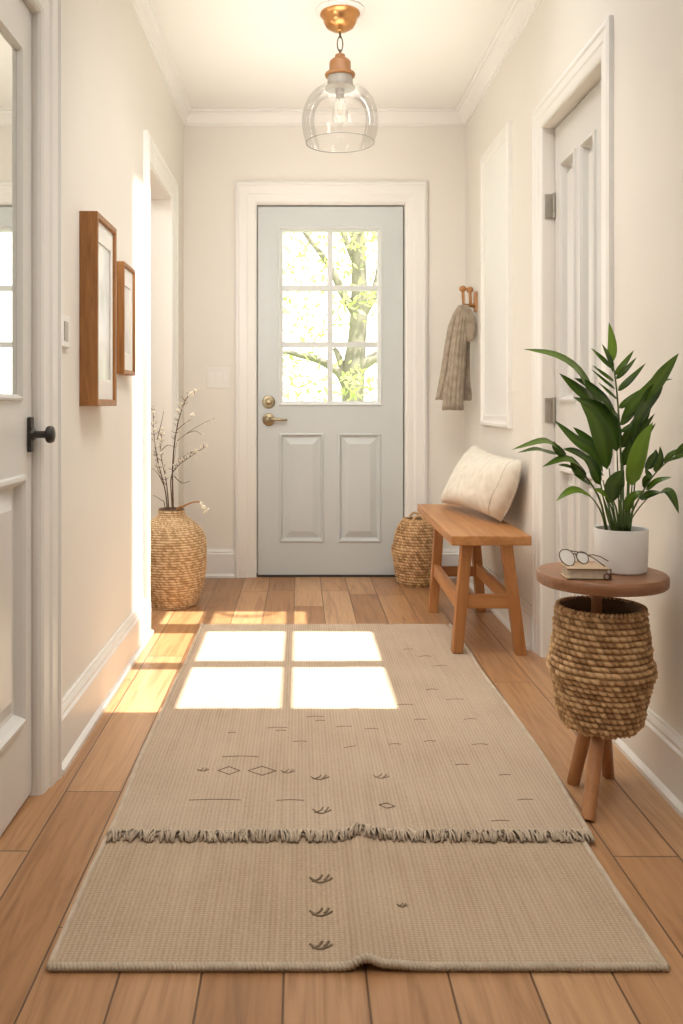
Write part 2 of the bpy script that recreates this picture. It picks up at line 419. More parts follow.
def tag(o, label=None, cat=None, group=None, kind=None):
    if label: o['label'] = label
    if cat: o['category'] = cat
    if group: o['group'] = group
    if kind: o['kind'] = kind
    return o

def struct(o): o['kind'] = 'structure'; return o
def smooth01(x): x = max(0., min(1., x)); return x * x * (3 - 2 * x)

# ------------------------------------------------------------------ the room
XL, XR, YB, ZC, YN = -0.64, 0.91, 4.8, 2.55, -1.2
PL = lambda u, v, w: (XL + w, u, v)
PR = lambda u, v, w: (XR - w, u, v)
PB = lambda u, v, w: (u, YB - w, v)
T = 0.12

o = MB().box((-2.4, YN, -.08), (XR + T, YB + .15, 0)).build('floor', FLOOR); struct(o)
# added skylight cut into unseen ceiling, shaped to cast sun patches on the floor
DX, DY = 0.50, 0.60
def sky(x0, x1, y0, y1): return (x0 + DX, x1 + DX, y0 - DY, y1 - DY)
rows = ((2.69, 3.125), (3.205, 3.62)); cols = ((-.026, .30), (-.385, -.060), (-.605, -.43))
holes = [sky(a, b, c, d) for a, b in cols for c, d in rows] + [sky(-.385, -.060, 3.77, 4.0), sky(-.026, .03, 3.77, 4.0), sky(-.605, -.43, 3.77, 4.0)]
PCEIL = lambda u, v, w: (u, v, ZC + w)
o = MB().slab(PCEIL, (-2.4, XR + T), (YN, YB + .15), holes, 0.0, 0.02).build('ceiling', CEIL); struct(o)
w2 = struct(thing('added_skylight', (.2, 2.7, ZC + .02)))  # added skylight, out of view, there only to let the sun in
o = MB().box((-.3, 2.02, ZC + .021), (.84, 3.45, ZC + .025)).build('added_skylight_pane', PANE, w2)

o = MB().slab(PL, (YN, YB + .15), (0, ZC), [(1.30, 2.12, -1, 1.90), (3.67, 4.33, -1, 1.96)], -T, 0).build('wall_left', WALL); struct(o)
o = MB().slab(PR, (YN, YB + .15), (0, ZC), [(2.62, 3.276, -1, 1.985)], -T, 0).build('wall_right', WALL); struct(o)
o = MB().slab(PB, (XL, XR), (0, ZC), [(-.24, .575, -1, 2.045)], -.15, 0).build('wall_back', WALL); struct(o)
o = MB().box((XL - T, YN - T, 0), (XR + T, YN, ZC)).build('wall_behind', paint('taupe_wall', (.42, .38, .33), .7, .02, .03, 2.0, .2)); struct(o)
# the side room behind the left-hand opening
o = MB().box((-2.4, 2.6, 0), (-2.3, YB + .15, ZC)).build('wall_side_room_far', WALL); struct(o)
o = MB().box((-2.3, 2.6, 0), (XL - T, 2.7, ZC)).build('wall_side_room_near', WALL); struct(o)
o = MB().box((-2.3, YB + .05, 0), (XL - T, YB + .15, ZC)).build('wall_side_room_back', WALL); struct(o)

# crown mouldings
def crown(name, P, u0, u1, depth, h):
    prof = [(0, 0), (.010, 0), (.012, .010), (.020, .014), (depth * .62, h * .62), (depth * .8, h * .74), (depth * .8, h * .86), (depth, h * .9), (depth, h), (0, h)]
    mb = MB(); a = [mb.vert(P(u0, ZC - h + z, w)) for w, z in prof]; b = [mb.vert(P(u1, ZC - h + z, w)) for w, z in prof]
    n = len(prof)
    for k in range(n): mb.quad(a[k], a[(k + 1) % n], b[(k + 1) % n], b[k])
    mb.f.append(tuple(a)); mb.f.append(tuple(reversed(b)))
    return struct(mb.build(name, TRIM))
crown('trim_1', PL, YN, YB, .05, .075)
crown('trim_2', PR, YN, YB, .066, .075)
crown('trim_3', PB, XL, XR, .075, .075)
# baseboards
def base(name, P, spans, d=.022, h=.158):
    mb = MB()
    for u0, u1 in spans:
        prof = [(0, 0), (d + .012, 0), (d + .012, .012), (d, .022), (d, h - .03), (d - .006, h - .024), (d - .006, h - .016), (d - .014, h - .004), (d - .014, h), (0, h)]
        a = [mb.vert(P(u0, z, w)) for w, z in prof]; b = [mb.vert(P(u1, z, w)) for w, z in prof]; n = len(prof)
        for k in range(n): mb.quad(a[k], a[(k + 1) % n], b[(k + 1) % n], b[k])
        mb.f.append(tuple(a)); mb.f.append(tuple(reversed(b)))
    return struct(mb.build(name, TRIM))
base('baseboard_left', PL, [(YN, 1.19), (2.236, 3.62), (4.44, YB)], .024)
base('baseboard_right', PR, [(YN, 2.534), (3.371, YB)])
base('baseboard_back', PB, [(XL, -.358), (.698, XR)])

CAS = lambda w: [(0, 0), (0, .022), (.012, .030), (.020, .030), (.026, .024), (w * .55, .022), (w * .62, .017), (w - .012, .014), (w - .004, .010), (w, .004), (w, 0)]
def casing(name, P, u0, u1, v1, w, k=1.0):
    return struct(MB().ring(P, u0, u1, 0, v1, [(d, h * k) for d, h in CAS(w)], open_bottom=True).build(name, TRIM))
casing('trim_4', PB, -.357, .697, 2.17, .12)
casing('trim_5', PL, 1.19, 2.236, 2.016, .116, 1.15)
casing('trim_6', PL, 3.57, 4.43, 2.07, .10, .85)
casing('trim_7', PR, 2.535, 3.370, 2.078, .092, .62)

def stop(name, P, u0, u1, v1, wa, wb):
    return struct(MB().ring(P, u0, u1, 0, v1, [(-.002, wa), (-.002, wb), (.022, wb), (.022, wa), (-.002, wa)], open_bottom=True).build(name, TRIM))
stop('trim_8', PB, -.24, .575, 2.045, -.10, -.060)
stop('trim_9', PL, 1.30, 2.12, 1.90, -.09, -.052)
stop('trim_10', PR, 2.62, 3.276, 1.985, -.12, -.087)
# raised panel moulding (height relative to door face)
RAISED = [(0, 0), (.004, .007), (.010, .008), (.014, .002), (.020, -.010), (.026, -.011), (.058, .001), (.062, .002)]
FLAT = [(0, 0), (.004, .006), (.012, .006), (.018, -.004), (.024, -.012), (.050, -.012), (.060, -.006), (.066, -.006)]

# ---- front door
d1 = struct(thing('door_1', (.1675, YB + .02, 0)))
PD = lambda u, v, w: (u, YB + .012 - w, v)
wu, wv = (-.108, .440), (.952, 1.915)
panels = [(-.115, .132, .188, .79), (.208, .447, .188, .79)]
MB().slab(PD, (-.232, .567), (.008, 2.036), [(wu[0], wu[1], wv[0], wv[1])] + panels, -.045, 0).build('door_leaf', DOORB, d1)
mb = MB()
GL = [(-.012, 0), (-.010, .008), (-.003, .009), (0, .003), (.006, -.004), (.014, -.006), (.014, -.03)]
mb.ring(PD, wu[0], wu[1], wv[0], wv[1], GL)
us = [wu[0] + .014, (wu[0] + wu[1]) / 2, wu[1] - .014]
cu = us[1]; iv0, iv1 = wv[0] + .014, wv[1] - .014
hv = [iv0 + (iv1 - iv0) * k / 3 for k in range(4)]
BH = .0145
ho = []
for a, b in ((us[0], cu - BH), (cu + BH, us[2])):
    for k in range(3): ho.append((a, b, hv[k] + (BH if k else 0), hv[k + 1] - (BH if k < 2 else 0)))
mb.slab(PD, (us[0], us[2]), (iv0, iv1), ho, -.034, -.006)
mb.build('glazing_bars', paint('pale_bars', (.70, .72, .71), .35, .01, 0, 4, .45), d1, bevel=.002)
for a, b, c, d in ho:
    MB().box((a - .004, YB + .030, c - .004), (b + .004, YB + .034, d + .004)).build('window_pane', PANE, d1)
for a, b, c, d in panels:
    MB().ring(PD, a, b, c, d, RAISED, cap=True).build('raised_panel', DOORB, d1)
MB().box((-.240, YB - .002, .0), (.575, YB + .06, .010)).build('threshold', DARKGAP, d1)
# deadbolt and lever
RY = Matrix.Rotation(PI / 2, 4, 'X')           # lathe axis z -> -y
hx, hz1, hz2 = (268.7 - VX) * 4.81 / F, CZ + (VY - 402) * 4.81 / F, CZ + (VY - 419.5) * 4.81 / F
db = MB().lathe([(.0, 0), (.036, 0), (.036, .006), (.032, .012), (.026, .013), (.025, .010), (.018, .010), (.017, .020), (.012, .024), (0, .025)], (hx, YB + .012, hz1), 28, False, RY).build('deadbolt', BRASS, d1, True, angle=40)
db['_w'] = d1['_w']
MB().hexa([(hx - .012, YB - .026, hz1 - .004), (hx + .014, YB - .026, hz1 - .009), (hx + .014, YB - .012, hz1 - .009), (hx - .012, YB - .012, hz1 - .004)],
          [(hx - .012, YB - .026, hz1 + .006), (hx + .016, YB - .026, hz1 + .002), (hx + .016, YB - .012, hz1 + .002), (hx - .012, YB - .012, hz1 + .006)]).build('thumb_turn', BRASS, db, bevel=.002)
lv = MB().lathe([(0, 0), (.035, 0), (.035, .005), (.031, .009), (.024, .010), (.022, .007), (.015, .010), (.014, .034), (.012, .040), (0, .042)], (hx, YB + .012, hz2), 28, False, RY).build('lever_handle', BRASS, d1, True, angle=40)
MB().tube([(hx, YB - .026, hz2), (hx + .03, YB - .030, hz2 + .001), (hx + .07, YB - .030, hz2 - .001), (hx + .103, YB - .028, hz2 - .001)], [.011, .010, .008, .006], 10).build('lever', BRASS, lv, True)

# ---- left-hand glazed door
d2 = struct(thing('door_2', (-.66, 1.7, 0)))
PD2 = lambda u, v, w: (-.650 + w, u, v)
g = (1.42, 2.034, .956, 1.782); p = (1.42, 2.055, .20, .785)
MB().slab(PD2, (1.306, 2.117), (.012, 1.895), [g, p], -.04, 0).build('door_leaf', DOORW, d2)
MB().ring(PD2, *g, [(0, 0), (.003, .007), (.008, .008), (.012, .003), (.016, -.003), (.016, -.012)]).build('glazing_frame', DOORW, d2)
MB().box((-.6585, g[0] + .012, g[2] + .012), (-.6545, g[1] - .012, g[3] - .012)).build('window_pane', MIRR, d2)
MB().ring(PD2, *p, [(0, 0), (.003, .009), (.012, .010), (.020, .002), (.030, -.014), (.038, -.016), (.075, -.004), (.08, -.004)], cap=True).build('raised_panel', DOORW, d2)
ky, kz = 2.092, .877
kn = MB().box((-.650, ky - .012, kz - .042), (-.640, ky + .012, kz + .042)).build('door_knob', BLACKM, d2, bevel=.003)
RX = Matrix.Rotation(PI / 2, 4, 'Y')           # z -> +x
MB().lathe([(0, 0), (.015, 0), (.014, .006), (.0085, .010), (.0085, .030), (.012, .033), (.019, .036), (.021, .040), (.021, .046), (.018, .051), (.010, .053), (0, .053)], (-.641, ky, kz), 24, False, RX).build('knob', BLACKM, kn, True, angle=50)

# ---- right-hand panelled door
d3 = struct(thing('door_3', (.97, 2.95, 0)))
PD3 = lambda u, v, w: (.955 - w, u, v)
pn = []
for a, b in ((3.02, 3.195), (2.815, 2.965), (2.655, 2.76)):
    pn += [(a, b, .955, 1.835), (a, b, .16, .72)]
MB().slab(PD3, (2.626, 3.270), (.010, 1.978), pn, -.04, 0).build('door_leaf', DOORR, d3)
P3 = [(0, 0), (.003, .008), (.012, .009), (.018, .001), (.026, -.018), (.036, -.021), (.058, -.005), (.062, -.005)]
for q in pn: MB().ring(PD3, *q, P3 if q[1] - q[0] > .12 else P3[:6], cap=True).build('raised_panel', DOORR, d3)
for pz in (206, 410):
    z = CZ + (VY - pz) * 3.27 / F
    hg = MB().box((.917, 3.2700, z - .045), (.953, 3.2755, z + .045)).build('hinge', STEEL, d3, bevel=.001)
    MB().tube([(.949, 3.264, z - .047), (.949, 3.264, z + .047)], .006, 10).build('hinge_pin', STEEL, hg, True, angle=40)

def spline(prof, n):
    pts = [Vector((a, b)) for a, b in prof]; out = []
    P = [pts[0]] + pts + [pts[-1]]
    for i in range(len(pts) - 1):
        p0, p1, p2, p3 = P[i], P[i + 1], P[i + 2], P[i + 3]
        for k in range(12):
            s = k / 12
            out.append(.5 * ((2 * p1) + (p2 - p0) * s + (2 * p0 - 5 * p1 + 4 * p2 - p3) * s * s + (3 * p1 - p0 - 3 * p2 + p3) * s ** 3))
    out.append(pts[-1])
    d = [0]
    for a, b in zip(out, out[1:]): d.append(d[-1] + (b - a).length)
    res = []; j = 0
    for k in range(n + 1):
        s = d[-1] * k / n
        while j < len(d) - 2 and d[j + 1] < s: j += 1
        f = (s - d[j]) / max(1e-9, d[j + 1] - d[j]); res.append(out[j].lerp(out[j + 1], min(1, f)))
    return res

# ------------------------------------------------------------------ pendant light
px, pY = .1627, 3.55
t = thing('pendant_light', (px, pY, ZC), 'clear glass globe pendant with copper cap hanging from the ceiling by a chain', 'lamp')
C0 = (px, pY, 0)
Z = lambda y: CZ + (VY - y) * pY / F
MB().lathe([(0, ZC), (.100, ZC), (.102, ZC - .006), (.097, ZC - .012), (.086, ZC - .014), (0, ZC - .014)], C0, 48, False).build('ceiling_rose', TRIM, t, True, angle=40)
MB().lathe([(0, ZC - .012), (.080, ZC - .013), (.081, ZC - .020), (.076, ZC - .026), (.070, ZC - .030), (.066, ZC - .050), (.056, ZC - .068), (.036, ZC - .080), (.016, ZC - .084), (.012, ZC - .090), (0, ZC - .092)], C0, 48, False).build('canopy', COPPER, t, True, angle=45)
zt, zb = ZC - .086, Z(55)
zz = zt; k = 0
for frac, ln in ((0, .026), (.22, .062), (.78, .034)):
    cz_ = zt - frac * (zt - zb) - ln / 2
    pts = []
    for a in range(20):
        ang = 2 * PI * a / 20; dx = .011 * math.cos(ang); dz = ln / 2 * math.sin(ang)
        pts.append((px + (dx if k % 2 else dx * .25), pY + (dx * .25 if k % 2 else dx), cz_ + dz))
    MB().tube(pts, .0027, 6, closed=True).build('chain_link', WIRE, t, True); k += 1
MB().lathe([(0, Z(53.5)), (.012, Z(54)), (.020, Z(55)), (.022, Z(58)), (.036, Z(60)), (.043, Z(62)), (.044, Z(64)), (.044, Z(72)), (.046, Z(73)), (.060, Z(73.6)), (.062, Z(75)), (.060, Z(76.5)), (.050, Z(77)), (0, Z(77))], C0, 40, False).build('socket_cap', COPPERP, t, True, angle=35)
sk = MB().lathe([(0, Z(76.8)), (.050, Z(77)), (.052, Z(83)), (.050, Z(87)), (.062, Z(87.5)), (.062, Z(89)), (.020, Z(89.5)), (.017, Z(94)), (.014, Z(98)), (0, Z(98))], C0, 36, False).build('socket', SOCK, t, True, angle=35)
prof = [(a * 1000, b) for a, b in [tuple(q) for q in spline([(.062, 86.2), (.074, 87.2), (.092, 89.5), (.114, 94), (.137, 102), (.1505, 112), (.1545, 121), (.1500, 132), (.1385, 143)], 36)]]
outer = [(r / 1000., Z(y)) for r, y in prof]
inner = [(r - .0022, z - (.0006 if i else 0)) for i, (r, z) in enumerate(outer)]
MB().lathe(outer, C0, 64, False).build('glass_globe', GLASS, t, True)
MB().tube([(px + .1376 * math.cos(a * PI / 32), pY + .1376 * math.sin(a * PI / 32), Z(143)) for a in range(64)], .0016, 6, closed=True).build('globe_rim', RIMG, t, True)
bb = MB().lathe([(0, Z(126)), (.012, Z(125.6)), (.024, Z(123)), (.032, Z(118)), (.034, Z(113)), (.030, Z(106)), (.022, Z(100)), (.015, Z(96)), (.014, Z(93))], C0, 28, False).build('bulb', BULB, t, True)
mb = MB()
for s_ in (-1, 1): mb.tube([(px + s_ * .006, pY, Z(97)), (px + s_ * .012, pY, Z(106)), (px + s_ * .004, pY, Z(116)), (px, pY, Z(107))], .0012, 5)
mb.build('filament', BRASS, bb, True)

# ------------------------------------------------------------------ pictures and switches on the left wall
def picture(y0, y1, z0, z1, depth, b, art, label, bow=0.0):
    t = thing('picture_frame', (XL, (y0 + y1) / 2, z0), label, 'picture', 'framed prints on the left wall')
    PP = lambda u, v, w: (XL + w, u, v)
    # four mitred rails in one frame mesh
    pr = [(0, 0), (0, depth), (.002, depth + .001), (b - .004, depth), (b - .002, depth - .003), (b, depth - .006), (b, .006)]
    MB().ring(PP, y0, y1, z0, z1, pr).build('frame', FRAMEZ, t)
    MB().slab(PP, (y0 + b, y1 - b), (z0 + b, z1 - b), [(y0 + b + .03, y1 - b - .03, z0 + b + .06, z1 - b - .06)], .004, depth - .008).build('mat_board', MAT, t)
    MB().box((XL + .003, y0 + b + .028, z0 + b + .058), (XL + depth - .012, y1 - b - .028, z1 - b - .058)).build('print', art, t)
    return t
picture(2.535, 2.80, .944, 1.510, .052, .020, ART1, 'large oak framed print nearest the glazed door on the left wall')
picture(3.03, 3.24, 1.055, 1.445, .030, .016, ART2, 'small oak framed print hanging beyond the large one on the left wall')

t = thing('light_switch', (XL, 2.35, 1.15), 'single light switch plate on the left wall between door casing and large print', 'switch')
MB().box((XL, 2.312, 1.103), (XL + .010, 2.392, 1.189)).build('switch_plate', WHITEP, t, bevel=.002)
MB().box((XL + .010, 2.335, 1.120), (XL + .0125, 2.369, 1.172)).build('rocker', GREYP, t, bevel=.001)

sx0, sx1, sz0, sz1 = -.513, -.384, 1.037, 1.149
t = thing('light_switch', ((sx0 + sx1) / 2, YB, sz0), 'wide three gang switch plate on the back wall left of the front door', 'switch')
MB().box((sx0, YB - .006, sz0), (sx1, YB, sz1)).build('switch_plate', WHITEP, t, bevel=.002)
for k in range(3):
    c = sx0 + .0245 + k * .040
    MB().hexa([(c - .012, YB - .008, sz0 + .03), (c + .012, YB - .008, sz0 + .03), (c + .012, YB - .0055, sz0 + .03), (c - .012, YB - .0055, sz0 + .03)],
              [(c - .012, YB - .011, sz1 - .03), (c + .012, YB - .011, sz1 - .03), (c + .012, YB - .0055, sz1 - .03), (c - .012, YB - .0055, sz1 - .03)]).build('rocker', TRIM, t, bevel=.0008)

# ------------------------------------------------------------------ woven baskets
def weave(mb, prof, c, rows, st, amp, sv=6, su=6, wob=.0015, twist=0.0, coil=False):
    pr = spline(prof, rows * sv); twist = twist or .5; nv, nu = rows * sv, st * su
    rnd = [[random.random() for _ in range(st)] for _ in range(rows + 1)]
    ids = []
    for j, p in enumerate(pr):
        a, b = pr[max(0, j - 1)], pr[min(nv, j + 1)]; tg = (b - a).normalized(); nr = Vector((tg.y, -tg.x))
        row = min(rows - 1, j // sv); fr = (j % sv) / sv if j < nv else 1.0
        ring = []
        for i in range(nu):
            ang = 2 * PI * i / nu
            s = i / su + (.5 if row % 2 else 0) + twist * fr + .35 * noise.noise(Vector((ang * 4, row * 1.7, 5)))
            si = int(s) % st; fs = s % 1
            hb = math.sin(PI * fr) ** .6 if 0 < fr < 1 else 0
            hs = abs(math.sin(PI * fs)) ** .7
            h = hb * (.80 + .20 * hs) if coil else hb * (.25 + .75 * hs)
            h *= .75 + .5 * rnd[row][si]
            wv = wob * noise.noise(Vector((math.cos(ang) * 3, math.sin(ang) * 3, p.y * 14)))
            q = p + nr * (amp * h + wv)
            mb.tint = max(0, min(1, -.12 + .34 * rnd[row][si] + .55 * h))  # random stitch tone, plus shade painted into the gaps by height
            ring.append(mb.vert((c[0] + q.x * math.cos(ang), c[1] + q.x * math.sin(ang), c[2] + q.y)))
        ids.append(ring)
    for j in range(nv):
        A, B = ids[j], ids[j + 1]
        for i in range(nu): mb.quad(A[i], A[(i + 1) % nu], B[(i + 1) % nu], B[i])
    mb.f.append(tuple(reversed(ids[0])))
    mb.tint = .4

# tall vase on the floor at the left-hand opening
vx, vy = (171.5 - VX) * 4.15 / F, 4.15
t = thing('woven_vase', (vx, vy, 0), 'tall straw woven vase on the floor by the left doorway holding twigs', 'vase')
mb = MB()
vp = [(.116, .0), (.130, .03), (.148, .09), (.157, .15), (.1615, .22), (.162, .27), (.158, .305), (.146, .338), (.122, .370), (.094, .394), (.070, .412), (.058, .428), (.057, .448)]
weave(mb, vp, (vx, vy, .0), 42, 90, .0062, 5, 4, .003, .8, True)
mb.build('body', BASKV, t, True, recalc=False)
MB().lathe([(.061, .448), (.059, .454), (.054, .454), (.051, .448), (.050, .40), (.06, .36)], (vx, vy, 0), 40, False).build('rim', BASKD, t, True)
# branches
def branch(label, pts, twigs, blooms, r0=.0045, stuff=BLOOM, mat=TWIG, nb=1.0, name='blossom_branch'):
    P = [at(a, b, Y) for a, b, Y in pts]
    base = P[0]
    t = thing(name, base, label, 'branch', 'twigs in the straw vase')
    mb = MB(); n = len(P)
    def sm(P):
        if len(P) < 3: return P
        out = []
        Q = [P[0]] + P + [P[-1]]
        for i in range(len(P) - 1):
            p0, p1, p2, p3 = Q[i:i + 4]
            for k in range(4):
                s = k / 4
                out.append(.5 * ((2 * p1) + (p2 - p0) * s + (2 * p0 - 5 * p1 + 4 * p2 - p3) * s * s + (3 * p1 - p0 - 3 * p2 + p3) * s ** 3))
        return out + [P[-1]]
    S = sm(P)
    mb.tube(S, [r0 * (1 - .75 * i / (len(S) - 1)) for i in range(len(S))], 6)
    for tw in twigs:
        Q = sm([at(a, b, Y) for a, b, Y in tw])
        mb.tube(Q, [r0 * .5 * (1 - .6 * i / (len(Q) - 1)) for i in range(len(Q))], 5)
    spurs = []
    if blooms and mat is TWIG:
        rg = random.Random(len(label))
        for k in range(len(S) // 2, len(S) - 1):
            for _ in range(2):
                d = Vector((rg.uniform(-1, 1), rg.uniform(-1, .4), rg.uniform(.2, 1))).normalized() * rg.uniform(.012, .034)
                mb.tube([S[k], S[k] + d * .6, S[k] + d + Vector((0, 0, .004))], [.0013, .0011, .0007], 4); spurs.append(S[k] + d)
    mb.build('twig', mat, t, True)
    bl = MB()
    for p in spurs: bl.sphere(p, .0034, 3, (1, 1, 1.3))
    for a, b, Y, r in blooms:
        c = at(a, b, Y)
        for k in range(4):
            bl.sphere(c + Vector((random.uniform(-1, 1), random.uniform(-1, 1), random.uniform(-1, 1))) * r * .5, r * random.uniform(.5, .75), 4, (1, 1, 1.2))
    if blooms: bl.build('blossom', stuff, t, True)
    return t
Yv = 4.15
branch('tallest blossom twig in the straw vase, bent over at its tip',
       [(174, 560, Yv), (173, 505, Yv), (172.5, 470, Yv), (175, 440, Yv - .01), (180, 415, Yv - .02), (187, 398, Yv - .03), (196, 392, Yv - .04)],
       [[(177, 430, Yv), (184, 424, Yv - .03), (191, 419, Yv - .05)], [(174, 476, Yv), (182, 483, Yv - .02), (190, 481, Yv - .04)]],
       [(192, 394, Yv - .04, .011), (196, 391, Yv - .04, .009), (181, 405, Yv - .02, .012), (179, 411, Yv - .02, .012), (192.5, 415, Yv - .05, .011), (186, 423, Yv - .03, .006)])
branch('side twig of the straw vase reaching out to the right below the tallest',
       [(175, 560, Yv - .02), (172, 505, Yv - .02), (171, 478, Yv - .03), (178, 466, Yv - .05), (190, 457, Yv - .07), (207, 446, Yv - .09)],
       [[(177, 441, Yv - .03), (186, 434, Yv - .05), (200, 425, Yv - .06), (215, 418, Yv - .08)], [(176, 446, Yv - .03), (176.5, 442, Yv - .03)], [(186, 434, Yv - .05), (195, 431, Yv - .06), (202, 435, Yv - .07)], [(171.5, 478, Yv - .02), (176.5, 443, Yv - .03)], [(178, 460, Yv - .05), (190, 453, Yv - .06), (198, 450, Yv - .07)]],
       [(197, 451, Yv - .08, .009), (201, 447, Yv - .08, .008), (207, 446, Yv - .09, .007), (196, 458, Yv - .07, .006), (205, 424, Yv - .07, .004), (211, 420, Yv - .08, .004), (190, 434, Yv - .05, .005), (203, 434, Yv - .07, .004), (187, 458, Yv - .05, .005)], .0035)
branch('leafy budded twig of the straw vase nearest the doorway edge',
       [(170, 560, Yv + .02), (167, 505, Yv + .02), (164, 485, Yv + .02), (158, 462, Yv + .02), (154, 435, Yv + .02), (153, 405, Yv + .03)],
       [[(157, 440, Yv), (162, 420, Yv), (164, 408, Yv)], [(162, 450, Yv), (168, 445, Yv - .01), (176, 448, Yv - .02)], [(158, 455, Yv), (153, 450, Yv)], [(165, 488, Yv), (158, 474, Yv), (152, 468, Yv)]],
       [(154, 412, Yv + .03, .008), (156, 422, Yv + .02, .008), (155, 430, Yv + .02, .008), (160, 438, Yv + .01, .009), (158, 446, Yv + .02, .008), (161, 453, Yv + .02, .008), (164, 434, Yv, .008), (162, 428, Yv, .008), (164, 410, Yv, .005), (159, 465, Yv + .02, .007), (165, 476, Yv + .02, .006)], .004)
branch('short bare twig low on the left of the straw vase',
       [(170, 560, Yv - .03), (165, 507, Yv - .04), (161, 500, Yv - .05), (153, 495, Yv - .06)], [], [], .003)
branch('slim upright twig in the straw vase between the tall ones',
       [(172, 560, Yv + .03), (168.5, 505, Yv + .03), (166, 480, Yv + .03), (161, 455, Yv + .03), (162, 432, Yv + .04)],
       [[(167, 486, Yv + .03), (160, 476, Yv + .02), (156, 462, Yv + .02)]],
       [(163, 440, Yv + .04, .008), (161, 433, Yv + .04, .008), (162, 448, Yv + .03, .007)], .0035)
branch('thick brown stalk curling over the rim of the straw vase, pale tuft at its end',
       [(172, 525, Yv - .02), (178, 509, Yv - .04), (184, 506, Yv - .07), (192, 502.5, Yv - .10), (199, 502, Yv - .12), (203, 507, Yv - .13)], [],
       [(202, 504, Yv - .13, .011), (204, 508, Yv - .13, .012), (206, 511, Yv - .13, .009), (208, 509, Yv - .13, .006), (204, 513, Yv - .13, .006)], .0075, BLOOM, CURL, name='curled_stalk')

# belly basket behind the bench
def belly_basket(c, prof, rows, st, amp, label, handle=False, inner=None):
    t = thing('seagrass_basket', c, label, 'basket')
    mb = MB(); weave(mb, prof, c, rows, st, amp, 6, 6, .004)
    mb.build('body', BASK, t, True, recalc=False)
    rt, zt = prof[-1]
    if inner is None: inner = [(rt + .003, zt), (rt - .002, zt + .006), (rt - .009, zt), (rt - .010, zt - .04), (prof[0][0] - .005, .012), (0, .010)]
    MB().lathe(inner, c, 48, False).build('inner_wall', BASKD, t, True)
    mb = MB()
    for k in range(60):
        a = 2 * PI * k / 60; mb.tint = random.uniform(.2, .8)
        p = [(c[0] + (rt + .004 * math.cos(b)) * math.cos(a + .06 * b / 3), c[1] + (rt + .004 * math.cos(b)) * math.sin(a + .06 * b / 3), c[2] + zt + .004 * math.sin(b) + .001) for b in (-.6, .8, 1.9, 3.3)]
        mb.tube(p, .0042, 5)
    mb.build('rim', BASK, t, True)
    if handle:
        for s in (-1, 1):
            mb = MB(); pts = []
            for k in range(9):
                a = PI * k / 8
                pts.append((c[0] + .030 * math.cos(a) * 1.0, c[1] + s * (rt - .004) - s * .0, c[2] + zt - .006 + .034 * math.sin(a)))
            mb.tube(pts, .0065, 8); mb.build('handle', BASK, t, True)
    return t
belly_basket((.617, 4.615, 0), [(.085, 0), (.100, .02), (.118, .10), (.127, .165), (.1285, .195), (.121, .208), (.119, .225), (.112, .265), (.092, .315), (.070, .340)], 24, 44, .006,
             'round seagrass basket on the floor between the front door and the bench', True)

# ------------------------------------------------------------------ bench
t = thing('wooden_bench', (.71, 3.7, 0), 'narrow oak bench with splayed legs standing along the right wall', 'bench')
zt = .459
MB().hexa([(.563, 3.25, zt - .036), (.862, 3.25, zt - .036), (.862, 4.29, zt - .036), (.575, 4.29, zt - .036)],
          [(.563, 3.25, zt), (.862, 3.25, zt), (.862, 4.29, zt), (.575, 4.29, zt)]).build('seat', BENCHW, t, bevel=.004)
legs = {'nl': ((.594, 3.315), (.628, 3.30)), 'nr': ((.836, 3.315), (.778, 3.30)), 'fl': ((.607, 4.00), (.642, 4.02)), 'fr': ((.832, 4.02), (.800, 4.02))}
def legp(k, z):
    a, b = legs[k]; f = z / (zt - .036)
    return (a[0] + (b[0] - a[0]) * f, a[1] + (b[1] - a[1]) * f, z)
for k in legs: MB().bar(legp(k, .0095 if k == 'nl' else 0), legp(k, zt - .034), .041, .044).build('leg', BENCHZ, t, bevel=.003)
for a, b, z0, z1 in (('nl', 'nr', .178, .230), ('fl', 'fr', .160, .205)):
    p0, p1, q0, q1 = legp(a, z0), legp(b, z0), legp(a, z1), legp(b, z1)
    mk = lambda p, q: [(p[0], p[1] - .012, p[2]), (q[0], q[1] - .012, q[2]), (q[0], q[1] + .012, q[2]), (p[0], p[1] + .012, p[2])]
    MB().hexa(mk(p0, p1), mk(q0, q1)).build('cross_rail', BENCHX, t, bevel=.002)
for a, b in (('nl', 'fl'), ('nr', 'fr')):
    p0, p1, q0, q1 = legp(a, .165), legp(b, .165), legp(a, .218), legp(b, .218)
    mk = lambda p, q: [(p[0] - .012, p[1], p[2]), (p[0] + .012, p[1], p[2]), (q[0] + .012, q[1], q[2]), (q[0] - .012, q[1], q[2])]
    MB().hexa(mk(p0, p1), mk(q0, q1)).build('side_rail', BENCHW, t, bevel=.002)

